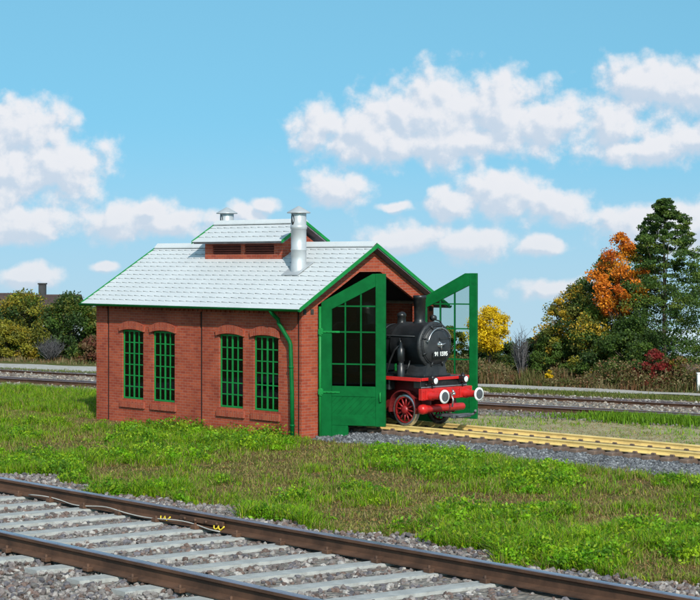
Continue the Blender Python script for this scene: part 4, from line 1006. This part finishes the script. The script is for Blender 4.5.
# tall dry weeds along the far edge of the path
n = 34000
a = rng.uniform(-85, -12, n); q = 71.3 + 3.6 * rng.random(n) ** 1.2
X, Y = QX * q + .815 * a, QY * q - .58 * a
pv = vnoise(X, Y, .35, 31); pv2 = vnoise(X, Y, 1.1, 33)
left = X < -9
keep = ~(left & (rng.random(n) < .75)); X, Y, pv, pv2, left, q = X[keep], Y[keep], pv[keep], pv2[keep], left[keep], q[keep]; n = len(X)
pal = np.array([(.19, .145, .06), (.14, .14, .04), (.22, .11, .055), (.30, .235, .12), (.10, .12, .032)])
ci = np.clip((pv * 5).astype(int), 0, 4); rnd = rng.random(n) < .45; ci[rnd] = rng.choice(5, int(rnd.sum()))
h = (.20 + .85 * pv2 ** 1.6) * rng.uniform(.5, 1.2, n) * np.where(left, .45, 1) * np.clip((q - 70.9) / .9, .3, 1)
blades('tall_weeds', X, Y, np.zeros(n), h, rng.uniform(.02, .045, n), pal[ci] * rng.uniform(.7, 1.3, (n, 1)), .55, 'tall brown and olive weeds along the far side of the gravel path', 'weeds')
n0 = 17000; a = rng.uniform(-56, -12, n0); q = 71.6 + 3.2 * rng.random(n0); X, Y = QX * q + .815 * a, QY * q - .58 * a; keep = vnoise(X, Y, .8, 41) > .40; X, Y = X[keep], Y[keep]; n0 = len(X)
per = 10; n = n0 * per; hh = np.repeat(rng.uniform(.2, .8, n0) * (.35 + 1.5 * vnoise(X, Y, .6, 43) ** 1.5), per)
P_ = np.stack([np.repeat(X, per) + rng.normal(0, .14, n), np.repeat(Y, per) + rng.normal(0, .14, n), hh * rng.uniform(.3, 1.05, n)], 1)
cw = np.repeat(pal[rng.choice(5, n0)], per, 0) * rng.uniform(.7, 1.35, (n, 1))
tag(leaf_mesh('leafy_weeds', P_, rng.uniform(.035, .075, n), cw, 0, M['grass']), 'leafy brown and olive herbs among the tall weeds', 'weeds', kind='stuff')
# low green strip between the far track and the path; weeds by the near far-rail at right
n = 30000; a = rng.uniform(-85, -12, n); q = rng.normal(0, .45, n) + np.interp(a, [-70, -36], [65.6, 68.4]); X, Y = QX * q + .815 * a, QY * q - .58 * a
blades('verge_grass', X, Y, np.zeros(n), rng.uniform(.05, .16, n), rng.uniform(.02, .035, n), np.array([(.15, .19, .035), (.23, .23, .07), (.12, .16, .03)])[rng.choice(3, n)] * rng.uniform(.8, 1.2, (n, 1)), .5, 'thin green verge between the far track and the gravel path')
n = 9000; gx, gy = gp(668, 423); X = gx + rng.normal(0, 1, n) * 1.6; Y = gy + rng.normal(0, .62, n) * (.5 + vnoise(X, X * 0, 1.3, 91)) - (X - gx) * .62
keep = (q_of(X, Y) < 58.4); X, Y = X[keep], Y[keep]; n = len(X)
gx2, gy2 = gp(655, 424); dd = np.hypot((X - gx2) / 2.4, 0)
blades('weed_patch', X, Y, np.zeros(n), rng.uniform(.08, .38, n) * np.clip(1.2 - .4 * dd, .3, 1), rng.uniform(.025, .05, n), np.array([(.15, .30, .014), (.21, .36, .018), (.10, .20, .014)])[rng.choice(3, n)] * rng.uniform(.8, 1.2, (n, 1)), .5, 'bright green weed patch by the dark track at the right edge', 'weeds')

# ------------------------------------------------------------------ buildings beyond the trees
def house(px, q, top, wpx, label, eave, dep=7.0, chim=None):
    X, Y = far_pt(px, q); z0 = float(terrain(np.array(X), np.array(Y))); zt = CAMH - (top - HZ) * Y / FPX - z0; hw = wpx * Y / FPX / 2; ze = CAMH - (eave - HZ) * Y / FPX - z0
    root = empty('house', (X, Y, z0), 0, label=label, cat='house')
    m_ = MB(); m_.box(-hw + .3, hw - .3, 0, dep, -1, ze - .05)
    m_.prism([(-hw + .3, 0, ze - .05), (-hw + .3, dep, ze - .05), (-hw + .3, dep / 2, zt - .15)], (.2, 0, 0)); m_.prism([(hw - .5, 0, ze - .05), (hw - .5, dep, ze - .05), (hw - .5, dep / 2, zt - .15)], (.2, 0, 0)); m_.build('wall', M['render'], root)
    m_ = MB(); m_.prism([(-hw, -.4, ze - .15), (-hw, dep / 2, zt), (-hw, dep + .4, ze - .15), (-hw, dep + .4, ze + .02), (-hw, dep / 2, zt + .18), (-hw, -.4, ze + .02)], (2 * hw, 0, 0)); rf = m_.build('roof', M['darkroof'], root)
    if chim is not None:
        x = (chim - px) / FPX * Y; m_ = MB(); m_.bbox(x - .28, x + .28, dep / 2 - .3, dep / 2 + .3, zt - .5, zt + 1.0, .02); m_.bbox(x - .34, x + .34, dep / 2 - .36, dep / 2 + .36, zt + 1.0, zt + 1.12, .02); m_.build('chimney', M['darkwall'], rf)
    for k in (-.5, 0.1, .6):
        m_ = MB(); m_.bbox(k * hw - .5, k * hw + .5, -.06, -.005, ze - 1.9, ze - .6, .01); wi = m_.build('window', M['white'], root); m2 = MB(); m2.box(k * hw - .42, k * hw + .42, -.068, -.062, ze - 1.82, ze - .68); m2.build('pane', M['darkwall'], wi)
house(0, 100, 296, 50, 'dark roofed house behind the trees at the left edge', 322)
house(52, 104, 297.5, 46, 'brown roofed house with a dark chimney behind the left trees', 318, chim=35)
X, Y = far_pt(716, 82); 
root = empty('barn', (X, Y, 0), R(4), label='low dark barn with pale metal roof half hidden behind the conifer', cat='barn')
zt = CAMH - (334 - HZ) * Y / FPX; ze = CAMH - (357 - HZ) * Y / FPX
m_ = MB(); m_.box(-2.6, 3.4, .3, 6, -.3, ze - .1); m_.build('wall', M['darkwall'], root)
m_ = MB(); m_.prism([(-2.8, 0, ze - .06), (-2.8, 3.1, zt), (-2.8, 6.3, ze - .06), (-2.8, 6.3, ze + .05), (-2.8, 3.1, zt + .12), (-2.8, 0, ze + .05)], (6.4, 0, 0)); m_.build('roof', M['palemetal'], root)
m_ = MB(); m_.bbox(-2.8, 3.6, -.05, -.003, ze - .09, ze + .04, .01); m_.build('fascia', M['render'], root)
m_ = MB()
for x in (-1.2, .8): m_.bbox(x - .7, x + .7, .24, .297, .0, ze - .35, .01)
m_.build('door', M['tie'], root)
X, Y = far_pt(699.5, 72.2)
m_ = MB(); m_.bbox(-.11, .11, -.11, .11, -.2, .78, .02); m_.bbox(-.13, .13, -.13, .13, .78, .84, .02)
root = m_.build('marker_post', M['white'], None, (X, Y, 0)); tag(root, 'short white trackside post at the right edge among brown weeds', 'post')
